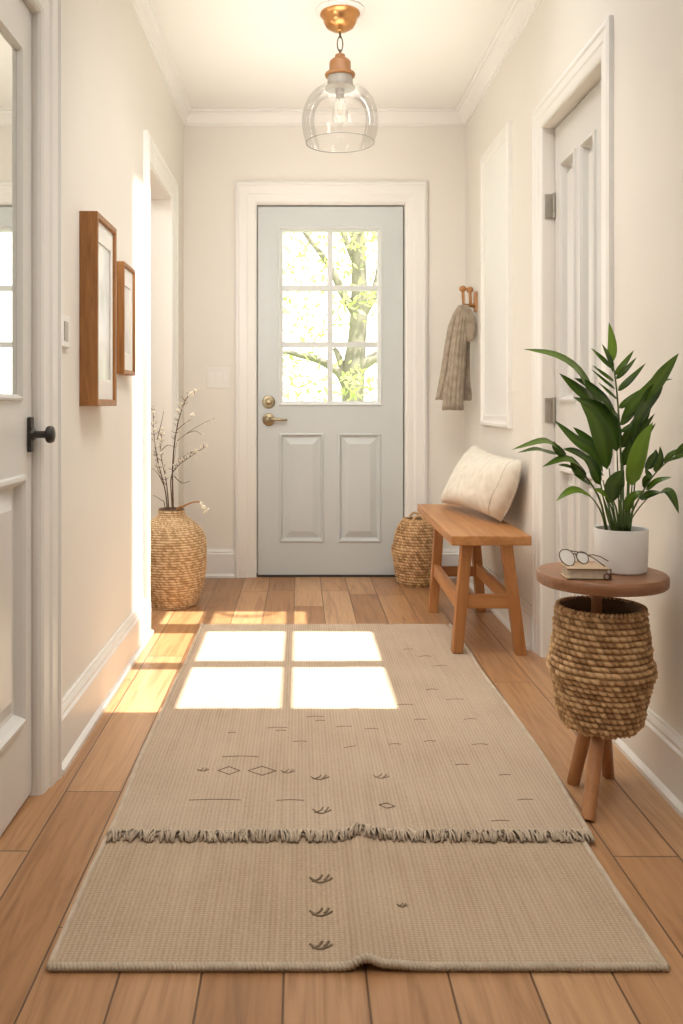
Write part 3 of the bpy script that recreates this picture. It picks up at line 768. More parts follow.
# ------------------------------------------------------------------ cushion
c00, c10, c11, c01 = Vector((.822, 3.575, .470)), Vector((.672, 4.16, .480)), Vector((.838, 4.20, .755)), Vector((.880, 3.47, .726))
t = thing('cushion', (.76, 3.85, zt), 'cream linen cushion leaning on the right wall at the bench', 'cushion')
def cush(u, v, side):
    a, b = 2 * u - 1, 2 * v - 1
    uu = u - (.03 * a if a > 0 else -.045 * a) * (1 - b * b); vv = v - .055 * b * (1 - a * a)
    p = c00.lerp(c10, uu).lerp(c01.lerp(c11, uu), vv)
    n = (c10 - c00).cross(c01 - c00).normalized()
    if n.x > 0: n = -n
    th = .090 * (max(0, 1 - a ** 4) * max(0, 1 - b ** 4)) ** .5 * (.8 + .2 * (1 - a * a) * (1 - b * b))
    wr = .004 * noise.noise(p * 14) * (1 - a ** 4) * (1 - b ** 4) + .004 * noise.noise(Vector((p.x * 6, p.y * 22, p.z * 30)))* (1 - a ** 4) * (1 - b ** 4)
    return p + n * side * (th * (1.0 if side > 0 else .55)) + n * wr * (1 if side > 0 else 0)
mb = MB(); mb.grid(lambda u, v: cush(u, v, 1), 40, 30); mb.grid(lambda u, v: cush(u, v, -1), 40, 30)
o = mb.build('cover', LINEN, t, True)
bm = bmesh.new(); bm.from_mesh(o.data); bmesh.ops.remove_doubles(bm, verts=bm.verts, dist=.0004); bmesh.ops.recalc_face_normals(bm, faces=bm.faces); bm.to_mesh(o.data); bm.free()
MB().tube([cush(.085 + .01 * math.sin(6 * k / 20), k / 20, 1) for k in range(21)], .0022, 6).build('seam', PIPE, t, True)
edge = [cush(k / 16, 0, 0) for k in range(17)] + [cush(1, k / 12, 0) for k in range(1, 13)] + [cush(1 - k / 16, 1, 0) for k in range(1, 17)] + [cush(0, 1 - k / 12, 0) for k in range(1, 12)]
MB().tube(edge, .0026, 6, closed=True).build('piping', LINEN, t, True)

# ------------------------------------------------------------------ coat hook and knitted cardigan
hk = 4.5
t = thing('coat_hook', (XR, hk, 1.45), 'small oak double peg hook high on the right wall in the corner', 'hook')
a = at(470.5, 293, hk); b = at(470.5, 320, hk)
MB().box((XR - .014, hk - .022, at(0, 312, hk).z), (XR, hk + .022, at(0, 292, hk).z)).build('back_plate', HOOKW, t, bevel=.005)
for s, q in ((0, 462.8), (1, 469.8)):
    p0 = Vector((XR - .010, hk + (-.012 if s else .010), 1.455)); p2 = at(q, 290 + s, hk + (-.02 if s else 0)); p1 = Vector((p2.x + .004, p2.y, 1.46))
    mb = MB(); mb.tube([p0, p1, p1.lerp(p2, .5), p2], [.009, .009, .008, .008], 10)
    mb.sphere(p2 + Vector((0, 0, .006)), .0195, 8, (1.0, 1, .85)); mb.build('peg', HOOKW, t, True)
t = thing('cardigan', at(462, 308, hk), 'oatmeal knitted cardigan hanging from the corner hook beside the front door', 'cardigan')
def cl(cx, cy): return (390 + cx / 4.27, 270 + cy / 4.27)
def lobe(mb, pts, yo, folds, amp, n=96, rows=36, flat=.7, hem=False):
    # pts: (left x, right x, y) in crop coordinates; hanging tapered tube with soft vertical folds
    def fn(u, v):
        s = v * (len(pts) - 1); i = min(len(pts) - 2, int(s)); f = s - i; f2 = f
        l = pts[i][0] + (pts[i + 1][0] - pts[i][0]) * f2; r = pts[i][1] + (pts[i + 1][1] - pts[i][1]) * f2; y = pts[i][2] + (pts[i + 1][2] - pts[i][2]) * f
        a = 2 * PI * u
        cpx, cpy = cl((l + r) / 2, y); hw = (r - l) / 2 / 4.27 * hk / F
        c = at(cpx, cpy, hk + yo)
        k = 1 + .04 * math.sin(3 * a + 4 * v) - 1.5 * amp * (1 - abs(math.sin(folds * a / 2 + .5 * math.sin(2.5 * v) + .4))) ** 2.5 * smooth01(v * 4 + .3)
        c.z += .004 * math.sin(3 * a) * v
        return c + Vector((math.cos(a) * hw * k, -math.sin(a) * min(.04, hw * flat) * k, 0))
    ids = mb.grid(fn, n, rows, True)
    mb.f.append(tuple(ids[0])); mb.f.append(tuple(ids[-1]))
mb = MB()
lobe(mb, [(292, 322, 150), (268, 322, 185), (246, 310, 240), (232, 296, 320), (218, 280, 420), (204, 262, 500), (194, 240, 552)], .030, 6, .22)
lobe(mb, [(296, 330, 150), (284, 335, 190), (268, 330, 260), (255, 325, 340), (244, 320, 430), (232, 316, 520), (224, 313, 596)], -.030, 12, .22)
lobe(mb, [(300, 334, 155), (308, 344, 200), (312, 342, 280), (314, 340, 380), (316, 342, 470), (314, 350, 530), (313, 350, 556)], .024, 6, .22)
mb.build('body', KNIT, t, True)
mb = MB(); lobe(mb, [(306, 336, 152), (314, 350, 175), (316, 362, 205), (316, 369, 245), (318, 366, 280), (324, 354, 302)], -.03, 3, .06, flat=.8)
mb.build('sleeve', KNIT, t, True)
mb = MB()
for k in range(22):
    a = PI * (k + .5) / 22; cx = 268.5 - 44 * math.cos(a); 
    x0, y0 = cl(cx, 578); x1, y1 = cl(cx, 597)
    dp = -.034 - .036 * math.sin(a)
    mb.tube([at(x0, y0, hk + dp), at(x1, y1, hk + dp)], .0028, 5)
mb.build('ribbed_hem', KNIT, t, True)

# ------------------------------------------------------------------ framed white panel on the right wall
t = thing('framed_panel', (XR, 4.0, .85), 'tall white framed panel on the right wall above the cushion', 'panel')
y0, y1, z0, z1 = 3.745, 4.31, .845, 2.165
MB().ring(PR, y0, y1, z0, z1, [(0, 0), (0, .018), (.006, .022), (.016, .022), (.026, .014), (.032, .012), (.05, .012), (.058, .006)]).build('frame', TRIM, t)
MB().box((XR - .010, y0 + .05, z0 + .05), (XR - .001, y1 - .05, z1 - .05)).build('panel', PANEW, t)

# ------------------------------------------------------------------ side table
tx, ty, th = .735, 2.13, .541
t = thing('side_table', (tx, ty, 0), 'small round walnut pedestal table with three legs against the right wall', 'table')
R = .154
MB().lathe([(0, th - .029), (R - .006, th - .029), (R - .001, th - .025), (R, th - .014), (R - .001, th - .004), (R - .005, th), (0, th)], (tx, ty, 0), 72, False).build('tabletop', TABW, t, True, angle=40)
MB().lathe([(.0, .168), (.0135, .168), (.0125, th - .034), (0, th - .034)], (tx - .012, ty, 0), 20, False).build('post', TABZ, t, True, angle=40)
MB().lathe([(0, .150), (.050, .150), (.052, .160), (.050, .168), (0, .168)], (tx - .012, ty, 0), 28, False).build('hub', TABZ, t, True, angle=40)
for (fx, fy), (ux, uy) in (((.656, 1.992), (.712, 2.09)), ((.684, 2.19), (.705, 2.15)), ((.788, 2.235), (.752, 2.165))):
    MB().tube([(fx, fy, 0), ((fx + ux) / 2, (fy + uy) / 2, .08), (ux, uy, .158)], [.0155, .0165, .0165], 12).build('leg', TABZ, t, True, angle=40)
belly_basket((tx - .002, ty, .170), [(.076, 0), (.090, .012), (.099, .05), (.108, .10), (.118, .132), (.121, .146), (.114, .160), (.111, .178), (.108, .215), (.105, .255), (.100, .284)], 21, 40, .0085,
             'open seagrass basket hung round the post under the small walnut table')

# ------------------------------------------------------------------ book and spectacles
t = thing('book', (.672, 2.06, th), 'small tan covered book lying on the round table beside the white pot', 'book')
bc = Vector((.672, 2.064, th)); an = math.radians(-3)
def bk(x, y, z): return bc + Vector((x * math.cos(an) - y * math.sin(an), x * math.sin(an) + y * math.cos(an), z))
def bbox(mb, x0, x1, y0, y1, z0, z1):
    mb.hexa([bk(x0, y0, z0), bk(x1, y0, z0), bk(x1, y1, z0), bk(x0, y1, z0)], [bk(x0, y0, z1), bk(x1, y0, z1), bk(x1, y1, z1), bk(x0, y1, z1)]); return mb
bbox(MB(), -.044, .046, -.030, .032, .003, .024).build('pages', PAGES, t, bevel=.001)
mb = MB(); bbox(mb, -.049, .050, -.035, .034, .0235, .0275); mb.build('cover', COVER, t, bevel=.0015)
mb = MB(); bbox(mb, -.049, .050, -.035, .034, .0, .0035); mb.build('cover', COVER, t, bevel=.001)
mb = MB()
for z in (.0025, .0245): mb.tube([bk(-.0495, -.0355, z), bk(.0505, -.0355, z), bk(.0505, .034, z)], .0011, 5)
mb.tube([bk(.0505, -.0355, .001), bk(.0505, -.0355, .027)], .0015, 5)
mb.tube([bk(.041 + .0065 * math.cos(a * PI / 8), -.0375, .009 + .0065 * math.sin(a * PI / 8)) for a in range(16)], .0016, 6, closed=True)
mb.build('clasp', DARKC, t, True)
t = thing('eyeglasses', bk(-.03, .0, .026), 'thin dark rimmed eyeglasses lying folded on top of the tan book', 'glasses')
tl = math.radians(28)
def lens(cx, cy, cz, rx, rz, yaw, tilt):
    M = Matrix.Rotation(yaw, 3, 'Z') @ Matrix.Rotation(tilt, 3, 'X')
    c = bk(cx, cy, cz)
    rimp = [c + M @ Vector((rx * math.cos(2 * PI * k / 24), 0, rz * math.sin(2 * PI * k / 24) * (1 - .12 * math.sin(2 * PI * k / 24)))) for k in range(24)]
    mb = MB(); r = [mb.vert(p) for p in rimp]; c2 = mb.vert(c + M @ Vector((0, -.002, 0)))
    for k in range(24): mb.f.append((r[k], r[(k + 1) % 24], c2))
    return rimp, mb
r1, m1 = lens(-.040, .004, .0475, .0235, .0205, math.radians(30), -tl)
r2, m2 = lens(.002, .026, .043, .0170, .0150, math.radians(24), -tl)
for r_, m_ in ((r1, m1), (r2, m2)):
    o = MB().tube(r_, .0013, 6, closed=True).build('rim', DARKC, t, True); m_.build('lens', LENS, o, True)
MB().tube([r1[1], (r1[1] + r2[11]) / 2 + Vector((0, 0, .004)), r2[11]], .0014, 6).build('bridge', DARKC, t, True)
for s, (a, q) in enumerate(((r1[3], [bk(-.002, -.006, .058), bk(.020, -.018, .046), bk(.040, -.026, .030)]), (r2[1], [bk(.026, .018, .050), bk(.040, .008, .047), bk(.054, -.004, .039)]))):
    MB().tube([a] + q, .0013, 6).build('temple_arm', DARKC, t, True)

# ------------------------------------------------------------------ potted plant
ppx, ppy = .786, 2.14
t = thing('potted_plant', (ppx, ppy, th), 'leafy green houseplant in a plain white pot on the round table', 'plant')
MB().lathe([(0, th), (.056, th), (.060, th + .004), (.0625, th + .05), (.0635, th + .104), (.0625, th + .106), (.0595, th + .104), (.058, th + .088), (0, th + .088)], (ppx, ppy, 0), 56, False).build('pot', POT, t, True, angle=35)
MB().lathe([(.0585, th + .092), (.03, th + .096), (0, th + .097)], (ppx, ppy, 0), 32, False).build('soil', SOIL, t, True)
fol, stm = MB(), MB()
def cr(P, n):
    P = [Vector(p) for p in P]
    if len(P) == 2: return [P[0].lerp(P[1], k / n) for k in range(n + 1)]
    Q = [2 * P[0] - P[1]] + P + [2 * P[-1] - P[-2]]; out = []
    for k in range(n + 1):
        s = k / n * (len(P) - 1); i = min(len(P) - 2, int(s)); s -= i; p0, p1, p2, p3 = Q[i:i + 4]
        out.append(.5 * ((2 * p1) + (p2 - p0) * s + (2 * p0 - 5 * p1 + 4 * p2 - p3) * s * s + (3 * p1 - p0 - 3 * p2 + p3) * s ** 3))
    return out
def leaf(pts, w, tint=.25, nrm=(0, -.8, .55), shape=.55, fold=.25, n=12):
    """pts base->tip as (px, py, Y) ; w full width in photo pixels"""
    C = cr([at(*p) for p in pts], n); W = .92 * w * pts[0][2] / F; nv = Vector(nrm).normalized()
    rows = []
    for i, c in enumerate(C):
        s = i / n; tg = (C[min(n, i + 1)] - C[max(0, i - 1)]).normalized()
        sd = tg.cross(nv).normalized(); up = sd.cross(tg)
        k = (s ** shape) * ((1 - s) ** .95); k = k / ((shape / (shape + .95)) ** shape * (.95 / (shape + .95)) ** .95)
        h = W / 2 * k
        row = []
        for q in (-1, -.5, 0, .5, 1):
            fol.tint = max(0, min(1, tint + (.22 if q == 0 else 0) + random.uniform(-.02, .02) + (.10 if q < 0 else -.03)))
            row.append(fol.vert(c + sd * h * q + up * (abs(q) * h * fold - .15 * h * (abs(q) == 1))))
        rows.append(row)
    for A, B in zip(rows, rows[1:]):
        for k in range(4): fol.quad(A[k], A[k + 1], B[k + 1], B[k])
def stem(pts, r=.0030):
    C = cr([at(*p) for p in pts], 10); stm.tube(C, [r * (1 - .55 * i / 10) for i in range(11)], 6)
Yp = 2.15
# upright feathered stalk
stem([(617, 531, Yp), (622, 490, Yp), (620, 440, Yp - .01), (618, 405, Yp - .02), (614.5, 372, Yp - .03), (611, 360, Yp - .03)], .0034)
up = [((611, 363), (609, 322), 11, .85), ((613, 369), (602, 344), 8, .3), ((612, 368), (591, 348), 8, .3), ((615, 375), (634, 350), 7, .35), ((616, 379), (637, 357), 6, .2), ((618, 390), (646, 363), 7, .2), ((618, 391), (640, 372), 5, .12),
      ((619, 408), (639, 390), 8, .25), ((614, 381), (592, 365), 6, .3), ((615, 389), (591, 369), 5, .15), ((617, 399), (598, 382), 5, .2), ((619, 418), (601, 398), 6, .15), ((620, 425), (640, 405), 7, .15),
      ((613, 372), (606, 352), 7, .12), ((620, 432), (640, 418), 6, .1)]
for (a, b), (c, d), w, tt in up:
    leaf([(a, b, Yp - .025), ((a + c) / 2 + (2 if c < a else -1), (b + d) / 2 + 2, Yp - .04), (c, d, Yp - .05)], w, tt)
# long strap leaves to the left
leaf([(604, 440, Yp), (594, 402, Yp - .01), (580, 372, Yp - .03), (556, 355, Yp - .05), (523, 349, Yp - .06)], 15, .42, (0.2, -.7, .7), .9)
leaf([(612, 428, Yp + .01), (596, 404, Yp), (578, 390, Yp - .02), (559, 373, Yp - .03)], 19, .16, (.1, -.8, .6), .8)
leaf([(617, 418, Yp), (605, 400, Yp - .02), (588, 385, Yp - .03), (574, 378, Yp - .03)], 13, .12, (.1, -.8, .6), .7)
leaf([(607, 470, Yp - .02), (603, 442, Yp - .04), (594, 418, Yp - .06), (580, 402, Yp - .07)], 20, .26, (-.25, -.9, .35), .7)
leaf([(617, 452, Yp), (611, 428, Yp - .01), (599, 410, Yp - .02), (573, 397, Yp - .04)], 22, .14, (-.1, -.9, .4), .7)
leaf([(603, 472, Yp - .02), (592, 452, Yp - .04), (575, 440, Yp - .06), (554, 420, Yp - .08)], 20, .2, (.1, -.75, .65), .7)
leaf([(605, 468, Yp + .02), (594, 448, Yp), (584, 437, Yp), (573, 427, Yp)], 14, .14, (.1, -.8, .6), .7)
leaf([(604, 476, Yp), (588, 460, Yp - .03), (575, 452, Yp - .05), (563, 449, Yp - .06)], 15, .12, (.1, -.7, .7), .6)
leaf([(600, 485, Yp - .04), (594, 470, Yp - .06), (588, 460, Yp - .08), (580, 455, Yp - .08)], 14, .12, (-.2, -.8, .5), .6)
# far left drooping frond
stem([(607, 531, Yp - .01), (600, 500, Yp - .03), (586, 477, Yp - .06), (567, 457, Yp - .09), (556, 450, Yp - .11)], .0028)
leaf([(566, 457, Yp - .09), (554, 445, Yp - .11), (541, 441, Yp - .13), (511, 450, Yp - .17)], 13, .38, (.1, -.55, .85), .6)
leaf([(560, 454, Yp - .09), (548, 452, Yp - .11), (535, 449, Yp - .13), (517, 453, Yp - .15)], 9, .3, (.1, -.5, .85), .6)
leaf([(566, 457, Yp - .09), (560, 452, Yp - .10), (555, 446, Yp - .10), (554, 441, Yp - .10)], 9, .16, (-.5, -.8, .4), .5)
leaf([(586, 473, Yp - .06), (575, 462, Yp - .09), (562, 459, Yp - .11), (542, 467, Yp - .14)], 13, .3, (.1, -.6, .8), .6)
leaf([(586, 478, Yp - .06), (578, 470, Yp - .07), (574, 463, Yp - .08), (571, 456, Yp - .08)], 11, .12, (-.5, -.8, .3), .5)
leaf([(590, 484, Yp - .05), (582, 479, Yp - .07), (573, 474, Yp - .08)], 8, .15, (.1, -.7, .7), .5)
leaf([(577, 470, Yp - .07), (568, 466, Yp - .09), (558, 465, Yp - .10)], 7, .14, (.1, -.6, .8), .5)
# low pale leaf
stem([(606, 531, Yp - .03), (601, 512, Yp - .05), (592, 498, Yp - .07), (584, 494, Yp - .08)], .0024)
leaf([(591, 496, Yp - .07), (578, 490, Yp - .09), (568, 492, Yp - .10), (556, 501, Yp - .11)], 11, .6, (.1, -.6, .8), .6)
# centre
leaf([(612, 503, Yp - .05), (613, 488, Yp - .07), (618, 478, Yp - .08), (624, 470, Yp - .08)], 23, .16, (.2, -.9, .3), .45)
leaf([(615, 510, Yp - .04), (608, 498, Yp - .07), (601, 492, Yp - .09), (594, 489, Yp - .10)], 13, .55, (.1, -.7, .7), .55)
leaf([(626, 512, Yp - .04), (630, 500, Yp - .06), (637, 494, Yp - .07), (645, 491, Yp - .07)], 11, .35, (-.1, -.7, .7), .55)
# bright upright leaf on the right
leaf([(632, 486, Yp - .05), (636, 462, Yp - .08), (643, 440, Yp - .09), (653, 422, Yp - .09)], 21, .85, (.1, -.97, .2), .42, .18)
# big arching leaves on the right
leaf([(620, 424, Yp - .02), (634, 404, Yp - .06), (655, 385, Yp - .12), (666, 370, Yp - .16), (679, 353, Yp - .19)], 16, .3, (-.15, -.85, .5), .85)
leaf([(633, 442, Yp - .01), (638, 420, Yp - .05), (648, 400, Yp - .09), (657, 386, Yp - .11), (664, 376, Yp - .13)], 21, .10, (.3, -.9, .3), .6)
leaf([(655, 388, Yp - .11), (664, 381, Yp - .14), (673, 379, Yp - .16)], 5, .2)
leaf([(632, 452, Yp), (640, 434, Yp - .03), (655, 413, Yp - .06)], 8, .12); leaf([(630, 455, Yp), (640, 443, Yp - .03), (656, 423, Yp - .06)], 9, .15)
leaf([(630, 445, Yp), (642, 426, Yp - .03), (652, 404, Yp - .05)], 7, .10); leaf([(621, 448, Yp), (630, 432, Yp - .02), (634, 418, Yp - .03)], 11, .10)
leaf([(622, 466, Yp + .01), (629, 450, Yp - .01), (630, 437, Yp - .02)], 12, .08); leaf([(624, 440, Yp), (634, 428, Yp), (640, 414, Yp)], 8, .12)
leaf([(647, 470, Yp - .05), (651, 462, Yp - .06), (655, 455, Yp - .06), (656, 449, Yp - .06)], 13, .06, (.3, -.9, .1), .4)
# right-hand frond of small leaves
stem([(625, 531, Yp - .02), (634, 508, Yp - .06), (650, 480, Yp - .12), (668, 461, Yp - .18), (690, 449, Yp - .24)], .0026)
for pts, w, tt in (([(655, 472, Yp - .14), (660, 460, Yp - .16), (660, 446, Yp - .17)], 9, .12), ([(664, 463, Yp - .17), (672, 454, Yp - .19), (686, 447, Yp - .21)], 7, .15), ([(668, 461, Yp - .18), (680, 456, Yp - .21), (693, 451, Yp - .23)], 8, .22),
                   ([(646, 490, Yp - .1), (657, 481, Yp - .13), (672, 477, Yp - .15)], 8, .25), ([(640, 499, Yp - .08), (650, 494, Yp - .1), (662, 492, Yp - .11)], 10, .12), ([(645, 488, Yp - .1), (646, 480, Yp - .11), (650, 473, Yp - .12)], 9, .08),
                   ([(660, 492, Yp - .1), (668, 491, Yp - .12), (674, 500, Yp - .13), (679, 514, Yp - .13)], 12, .15), ([(652, 478, Yp - .12), (648, 474, Yp - .12), (645, 468, Yp - .12)], 8, .08), ([(675, 456, Yp - .2), (684, 446, Yp - .22), (692, 440, Yp - .23)], 7, .15)):
    leaf(pts, w, tt, (.05, -.75, .6), .55)
stem([(624, 531, Yp - .03), (636, 512, Yp - .06), (650, 496, Yp - .09), (662, 492, Yp - .1)], .0022)
# stalks rising from the soil
for a, b, y in ((603, 480, .0), (609, 468, .01), (598, 470, .02), (613, 500, -.03), (617, 452, .02), (623, 450, .01), (628, 470, .0), (632, 486, -.03), (636, 470, .02), (620, 480, -.04), (607, 500, -.04), (630, 440, .03), (600, 488, -.03), (626, 500, -.03)):
    x0 = 621 + (a - 617) * .45
    stem([(x0, 531, Yp + y * .8), (x0 + (a - x0) * .45, 510, Yp + y), (a, b, Yp + y)], .0034)
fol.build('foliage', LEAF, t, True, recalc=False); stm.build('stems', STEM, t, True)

# ------------------------------------------------------------------ the two rugs
def ridge(x, y):
    xc = .14 + .03 * math.sin(y * 3.1)
    e = math.exp(-((x - xc) / .020) ** 2) + .4 * math.exp(-((x - xc - .035) / .04) ** 2)
    return .013 * e * (1 - smooth01((y - 1.8) / 1.2))
def wav(x, y): return .0022 * (noise.noise(Vector((x * 3.2, y * 3.2, 1.7))) + .6)
def rug(name, label, x0, x1, y0, y1, zf, mat, near_edge, ny):
    t = thing(name, ((x0 + x1) / 2, (y0 + y1) / 2, 0), label, 'rug', 'flatwoven rugs on the floor')
    def X(u, y):
        a = x0 + .010 * noise.noise(Vector((y * 2.3, 3.1, 0))); b = x1 + .014 * noise.noise(Vector((y * 2.3, 9.4, 0)))
        return a + (b - a) * u
    def top(u, v):
        y = y0 + (y1 - y0) * v; x = X(u, y); e = min(1, min(u, 1 - u) * 40, v * 60)
        return Vector((x, y, zf(y) + ridge(x, y) + wav(x, y) * e))
    mb = MB(); ids = mb.grid(top, 110, ny)
    bot = lambda u, v: (lambda p: (p.x, p.y, p.z - .005))(top(u, v))
    ib = mb.grid(bot, 110, ny)
    for j in range(ny):
        for k in (0, -1): mb.quad(ids[j][k], ids[j + 1][k], ib[j + 1][k], ib[j][k])
    for k in range(110):
        for j in (0, -1): mb.quad(ids[j][k], ids[j][k + 1], ib[j][k + 1], ib[j][k])
    mb.build('weave', mat, t, True, angle=40)
    for u in (0, 1):
        MB().tube([top(u, k / 80) + Vector((0, 0, -.001)) for k in range(81)], .0062, 8).build('side_binding', BIND, t, True)
    return t, top
zl = lambda y: .006
lower, ltop = rug('rug', 'lower beige flatweave rug in front, its bound near edge lying on bare boards', -.424, .620, 1.466, 3.0, zl, RUGL, True, 110)
mb = MB()
for k in range(150):
    a, b = ltop(k / 150, 0), ltop((k + 1) / 150, 0); m = a.lerp(b, .5)
    mb.tint = random.random()
    mb.tube([a + Vector((0, .003, .004)), m + Vector((0, -.0055, .001)), b + Vector((0, -.001, -.005))], .0042, 6)
mb.build('near_binding', BIND, lower, True)
zu = lambda y: .0125 - .006 * smooth01((y - 2.95) / .25)
upper, utop = rug('rug', 'upper beige flatweave rug with fringed near edge, lying over the other rug', -.420, .640, 1.902, 3.745, zu, RUGM, False, 130)
mb = MB(); n = 420
for k in range(n):
    u = (k + random.random()) / n; a = utop(u, .004)
    cl_ = math.sin(u * 170 + 2 * math.sin(u * 23)) * .009 + random.uniform(-.010, .010); hh = random.uniform(.002, .012); ln = random.uniform(.75, 1.25)
    mb.tint = random.random()
    mb.tube([a + Vector((0, .006, .000)), a + Vector((cl_ * .4, -.005 * ln, hh)), a + Vector((cl_ * .9, -.017 * ln, hh * .8)), a + Vector((cl_ * 1.3, -.028 * ln, -.001)), a + Vector((cl_ * .8, -.022 * ln, -.007))], [.0022, .0025, .0024, .0021, .0013], 5)
mb.build('fringe', FRING, upper, True)
def mark(which, segs, z=.02, r=.0016):
    mb = MB()
    for s in segs:
        P = []
        for a, b in s:
            p = on_floor(a, b, .012); P.append(p)
        C = cr(P, 6) if len(P) > 2 else [P[0].lerp(P[1], k / 4) for k in range(5)]
        out = []
        for p in C:
            pass
            pass
            zz = (zl if which == 'low' else zu)(p.y) + ridge(p.x, p.y) + wav(p.x, p.y)
            out.append((p.x, p.y, zz + .0004))
        mb.tube(out, r, 5)
    mb.build('embroidered_motif', STITCH, lower if which == 'low' else upper, True)
low, upp = 'low', 'upp'
def chev(mb, x, y, w, h, r=.0020):
    mark(mb, [[(x - w, y - h * .4), (x - w * .4, y + h * .5), (x + w * .1, y + h * .6)], [(x - w * .8, y + h * .4), (x - w * .2, y - h * .1), (x + w * .1, y - h * .9)], [(x + w * .1, y + h * .6), (x + w * .7, y + h * .1), (x + w, y - h * .3)], [(x + w * .3, y + h * .1), (x + w * .5, y - h * .3), (x + w * .7, y - h * .9)]], r=r)
def diam(mb, x, y, w, h, r=.0014):
    mark(mb, [[(x - w, y), (x, y - h)], [(x, y - h), (x + w, y)], [(x + w, y), (x, y + h)], [(x, y + h), (x - w, y)]], r=r)
for y in (877, 910, 943): chev(low, 321, y, 11, 5, .0026)
chev(low, 402, 904, 5, 2.5, .0014); pass
diam(upp, 229, 771.5, 11, 4); diam(upp, 262, 771.5, 14, 4.5); pass
chev(upp, 203, 771, 6, 2, .0014); chev(upp, 288, 772, 7, 2.5, .0014); chev(upp, 320, 778.5, 9, 3, .0017); chev(upp, 381, 779, 8, 3, .0014)
chev(upp, 322, 812, 9, 4, .0019); diam(upp, 387, 808, 8, 2.5, .0013)
for x, y, w in ((315, 717, 9), (320, 721, 5), (277, 728, 10), (281, 731, 5), (344, 727, 8), (372, 730, 7), (232, 733, 4), (455, 700, 9), (432, 690, 6), (405, 705, 8), (350, 748, 6), (480, 745, 8), (462, 765, 7), (300, 742, 7), (505, 775, 6), (430, 742, 6), (240, 757, 18), (215, 801, 26), (290, 801, 14), (525, 800, 8), (500, 821, 9), (395, 745, 6), (420, 720, 6), (440, 665, 7), (425, 655, 6), (408, 648, 5), (470, 720, 6)):
    mark(upp, [[(x - w, y + .5), (x, y - .3), (x + w, y + .2)]], r=.0011)


# ------------------------------------------------------------------ the garden outside
o = MB().box((-14, YB + .16, -.35), (14, 40, -.25)).build('ground', LAWN); struct(o)
o = MB().box((-.6, YB + .15, -.25), (.95, YB + 1.3, -.02)).build('doorstep', paint('stone_step', (.5, .48, .44), .8, .1, .2, 10, .2)); struct(o)
o['kind'] = 'structure'
Yt = 8.0
def limb(mb, pts, Y=Yt):
    C = cr([at(a, b, Y + dy) for a, b, r, dy in pts], 4 * len(pts)); n = len(C) - 1
    rr = []
    for i in range(n + 1):
        s = i / n * (len(pts) - 1); k = min(len(pts) - 2, int(s)); f = s - k
        rr.append((pts[k][2] + (pts[k + 1][2] - pts[k][2]) * f) * Y / F)
    mb.tube(C, rr, 10)
base_ = at(353, 540, Yt)
t = thing('garden_tree', (base_.x, Yt, -.25), 'forked pale tree trunk outside, seen through the front door panes', 'tree')
mb = MB()
limb(mb, [(350, 545, 15, 0), (352, 440, 12, 0), (353, 398, 11, 0), (354, 367, 11, 0), (357, 340, 9, 0), (359, 309, 8.5, 0), (359, 274, 7.5, 0), (357, 234, 7, 0), (354, 190, 6, .1)])
limb(mb, [(355, 372, 8, 0), (364, 364, 6, 0), (375, 357, 5, 0), (392, 342, 4, .1), (405, 320, 3, .2)])
limb(mb, [(358, 318, 7, 0), (366, 306, 6, 0), (373, 295, 5, 0), (379, 275, 4, .1), (383, 230, 3, .2)])
limb(mb, [(356, 312, 6, 0), (345, 297, 4, 0), (338, 283, 4, 0), (332, 270, 3, 0), (318, 250, 2.6, 0), (303, 230, 2, 0), (292, 205, 1.5, 0)])
limb(mb, [(351, 390, 8, 0), (341, 374, 5, 0), (330, 366, 4, 0), (316, 359, 3.5, 0), (300, 355, 3, -.1), (284, 352, 2, -.2), (262, 356, 1.4, -.3)])
limb(mb, [(345, 375, 4, 0), (338, 355, 3, 0), (334, 348, 2, 0)])
limb(mb, [(357, 262, 5, 0), (348, 245, 3, 0), (341, 225, 2.4, 0), (338, 195, 2, 0)])
mb.build('trunk', BARK, t, True)
def leaves(mb, c, r, n, size):
    for _ in range(n):
        d = Vector((random.gauss(0, 1), random.gauss(0, 1), random.gauss(0, 1))) * .5
        p = Vector(c) + Vector((d.x * r[0], d.y * r[1], d.z * r[2]))
        a = Vector((random.uniform(-1, 1), random.uniform(-1, 1), random.uniform(-1, 1))).normalized(); b = a.orthogonal().normalized()
        s = size * random.uniform(.6, 1.3); mb.tint = random.random()
        i = [mb.vert(p - a * s), mb.vert(p + b * s * .45), mb.vert(p + a * s), mb.vert(p - b * s * .45)]
        mb.f.append(tuple(i))
mb = MB()
for a, b, dy, r, n in ((352, 240, -.3, .35, 60), (372, 228, -.2, .3, 60), (362, 300, -.35, .22, 46), (352, 382, -.35, .20, 50), (305, 270, 0, .5, 80), (295, 320, .2, .45, 60), (300, 385, -.1, .4, 110), (335, 322, .1, .3, 24), (330, 270, .2, .3, 40), (385, 390, .2, .3, 70), (290, 240, .1, .4, 40), (350, 180, 0, .7, 160), (400, 250, .3, .6, 120), (260, 330, .2, .6, 120)):
    leaves(mb, at(a, b, Yt + dy), (r, r, r * .8), int(n * 1.5), .04)
mb.build('foliage', GLEAF, t, recalc=False)
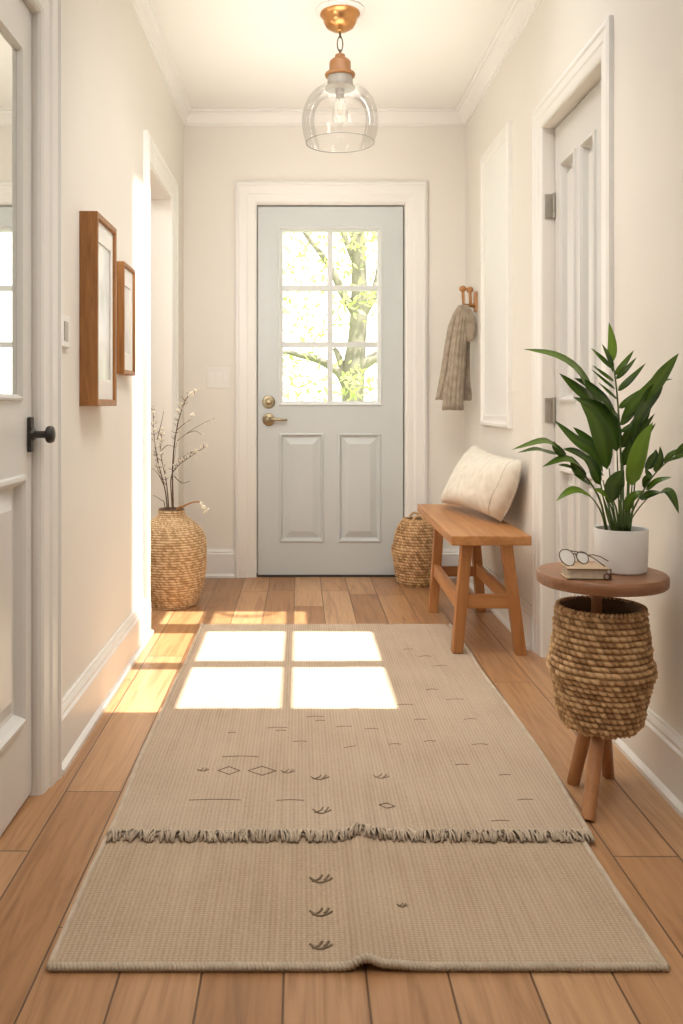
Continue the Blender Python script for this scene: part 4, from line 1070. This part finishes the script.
for k, (x, y, h, w, lab) in enumerate(((-1.6, 13.0, 1.9, 1.0, 'pale green garden bush outside, left of the trunk behind the panes'), (2.6, 15.2, 2.0, 1.0, 'pale green garden bush outside, right of the trunk behind the panes'))):
    t = thing('garden_bush', (x, y, -.25), lab, 'bush', 'bushes in the garden')
    mb = MB()
    for q in range(9): 
        an_ = q * .7; mb.tube([(x, y, -.25), (x + .2 * math.cos(an_), y + .2 * math.sin(an_), .4), (x + .6 * w * math.cos(an_), y + .5 * math.sin(an_), h * random.uniform(.5, .9))], [.05, .035, .012], 6)
    mb.build('stems', BARK, t, True)
    mb = MB(); 
    for q in range(14): leaves(mb, (x + random.uniform(-.8, .8) * w, y + random.uniform(-.5, .5), random.uniform(.2, 1) * h), (.6, .5, .5), 60, .085)
    mb.build('foliage', GLEAF, t, recalc=False)

# ------------------------------------------------------------------ light
w = bpy.data.worlds.new('sky'); sc.world = w; w.use_nodes = True
nt = w.node_tree; bg = nt.nodes['Background']
tc = N(nt, 'ShaderNodeTexCoord'); sp = N(nt, 'ShaderNodeSeparateXYZ'); L(nt, tc.outputs['Generated'], sp.inputs[0])
mr = N(nt, 'ShaderNodeMapRange', i_From_Min=-.2, i_From_Max=.9); L(nt, sp.outputs['Z'], mr.inputs[0])
L(nt, ramp(nt, mr.outputs[0], [(0.0, (1, .97, .90)), (.4, (1, .975, .93)), (1, (.93, .97, 1))]), bg.inputs['Color'])
bg.inputs['Strength'].default_value = 3.0

def lamp(name, kind, loc, direction, energy, color=(1, 1, 1), **kw):
    l = bpy.data.lights.new(name, kind); l.energy = energy; l.color = color
    for k, v in kw.items(): setattr(l, k, v)
    o = bpy.data.objects.new(name, l); COL.objects.link(o); o.location = loc
    o.rotation_euler = Vector(direction).to_track_quat('-Z', 'Y').to_euler()
    return o
lamp('sun', 'SUN', (3, -3, 8), (-DX, DY, -ZC), 13.0, (1, .94, .84), angle=math.radians(.45))
# added area lamp in mid-air, imitates sunlight on the left wall
lamp('wall_glow', 'AREA', (.30, 3.90, 1.12), (-.94, -.41, -.20), 4.2, (1, .95, .86), shape='RECTANGLE', size=.22, size_y=1.75, spread=math.radians(8))
lamp('ceiling_wash', 'AREA', (.12, 3.3, 1.40), (0, .2, 1), 6.8, (1, .95, .87), shape='RECTANGLE', size=.9, size_y=1.8, spread=math.radians(100))
lamp('down_fill', 'AREA', (.12, 2.6, 2.50), (0, .45, -1), 13, (1, .945, .875), shape='RECTANGLE', size=.7, size_y=1.1, spread=math.radians(120))
lamp('near_fill', 'AREA', (.1, 1.0, 2.45), (0, .12, -1), 9, (1, .945, .875), shape='RECTANGLE', size=.9, size_y=1.2, spread=math.radians(130))
lamp('back_fill', 'AREA', (-.46, 2.7, 1.62), (.34, 1, .05), 4.2, (1, .95, .89), shape='RECTANGLE', size=.22, size_y=.7, spread=math.radians(85))
lamp('left_fill', 'AREA', (-.58, .9, 1.45), (1, .9, -.15), 3.4, (1, .96, .91), shape='RECTANGLE', size=.4, size_y=1.0)
lamp('side_room_fill', 'AREA', (-1.6, 3.9, 2.4), (0, 0, -1), 24, (1, .97, .93), size=.8)  # added fill light, unseen, brightens the side room

# ------------------------------------------------------------------ camera
cam = bpy.data.cameras.new('camera'); cam.sensor_width = 36; cam.sensor_fit = 'AUTO'
cam.lens = F / 1024 * 36; cam.shift_x = (341.5 - VX) / 1024; cam.shift_y = -(512 - VY) / 1024; cam.clip_start = .02
co = bpy.data.objects.new('camera', cam); COL.objects.link(co); co.location = (0, 0, CZ); co.rotation_euler = (PI / 2, 0, 0)
sc.camera = co
sc.view_settings.view_transform = 'Standard'
sc.view_settings.exposure = -0.10
for o in bpy.data.objects:
    if '_w' in o.keys(): del o['_w']
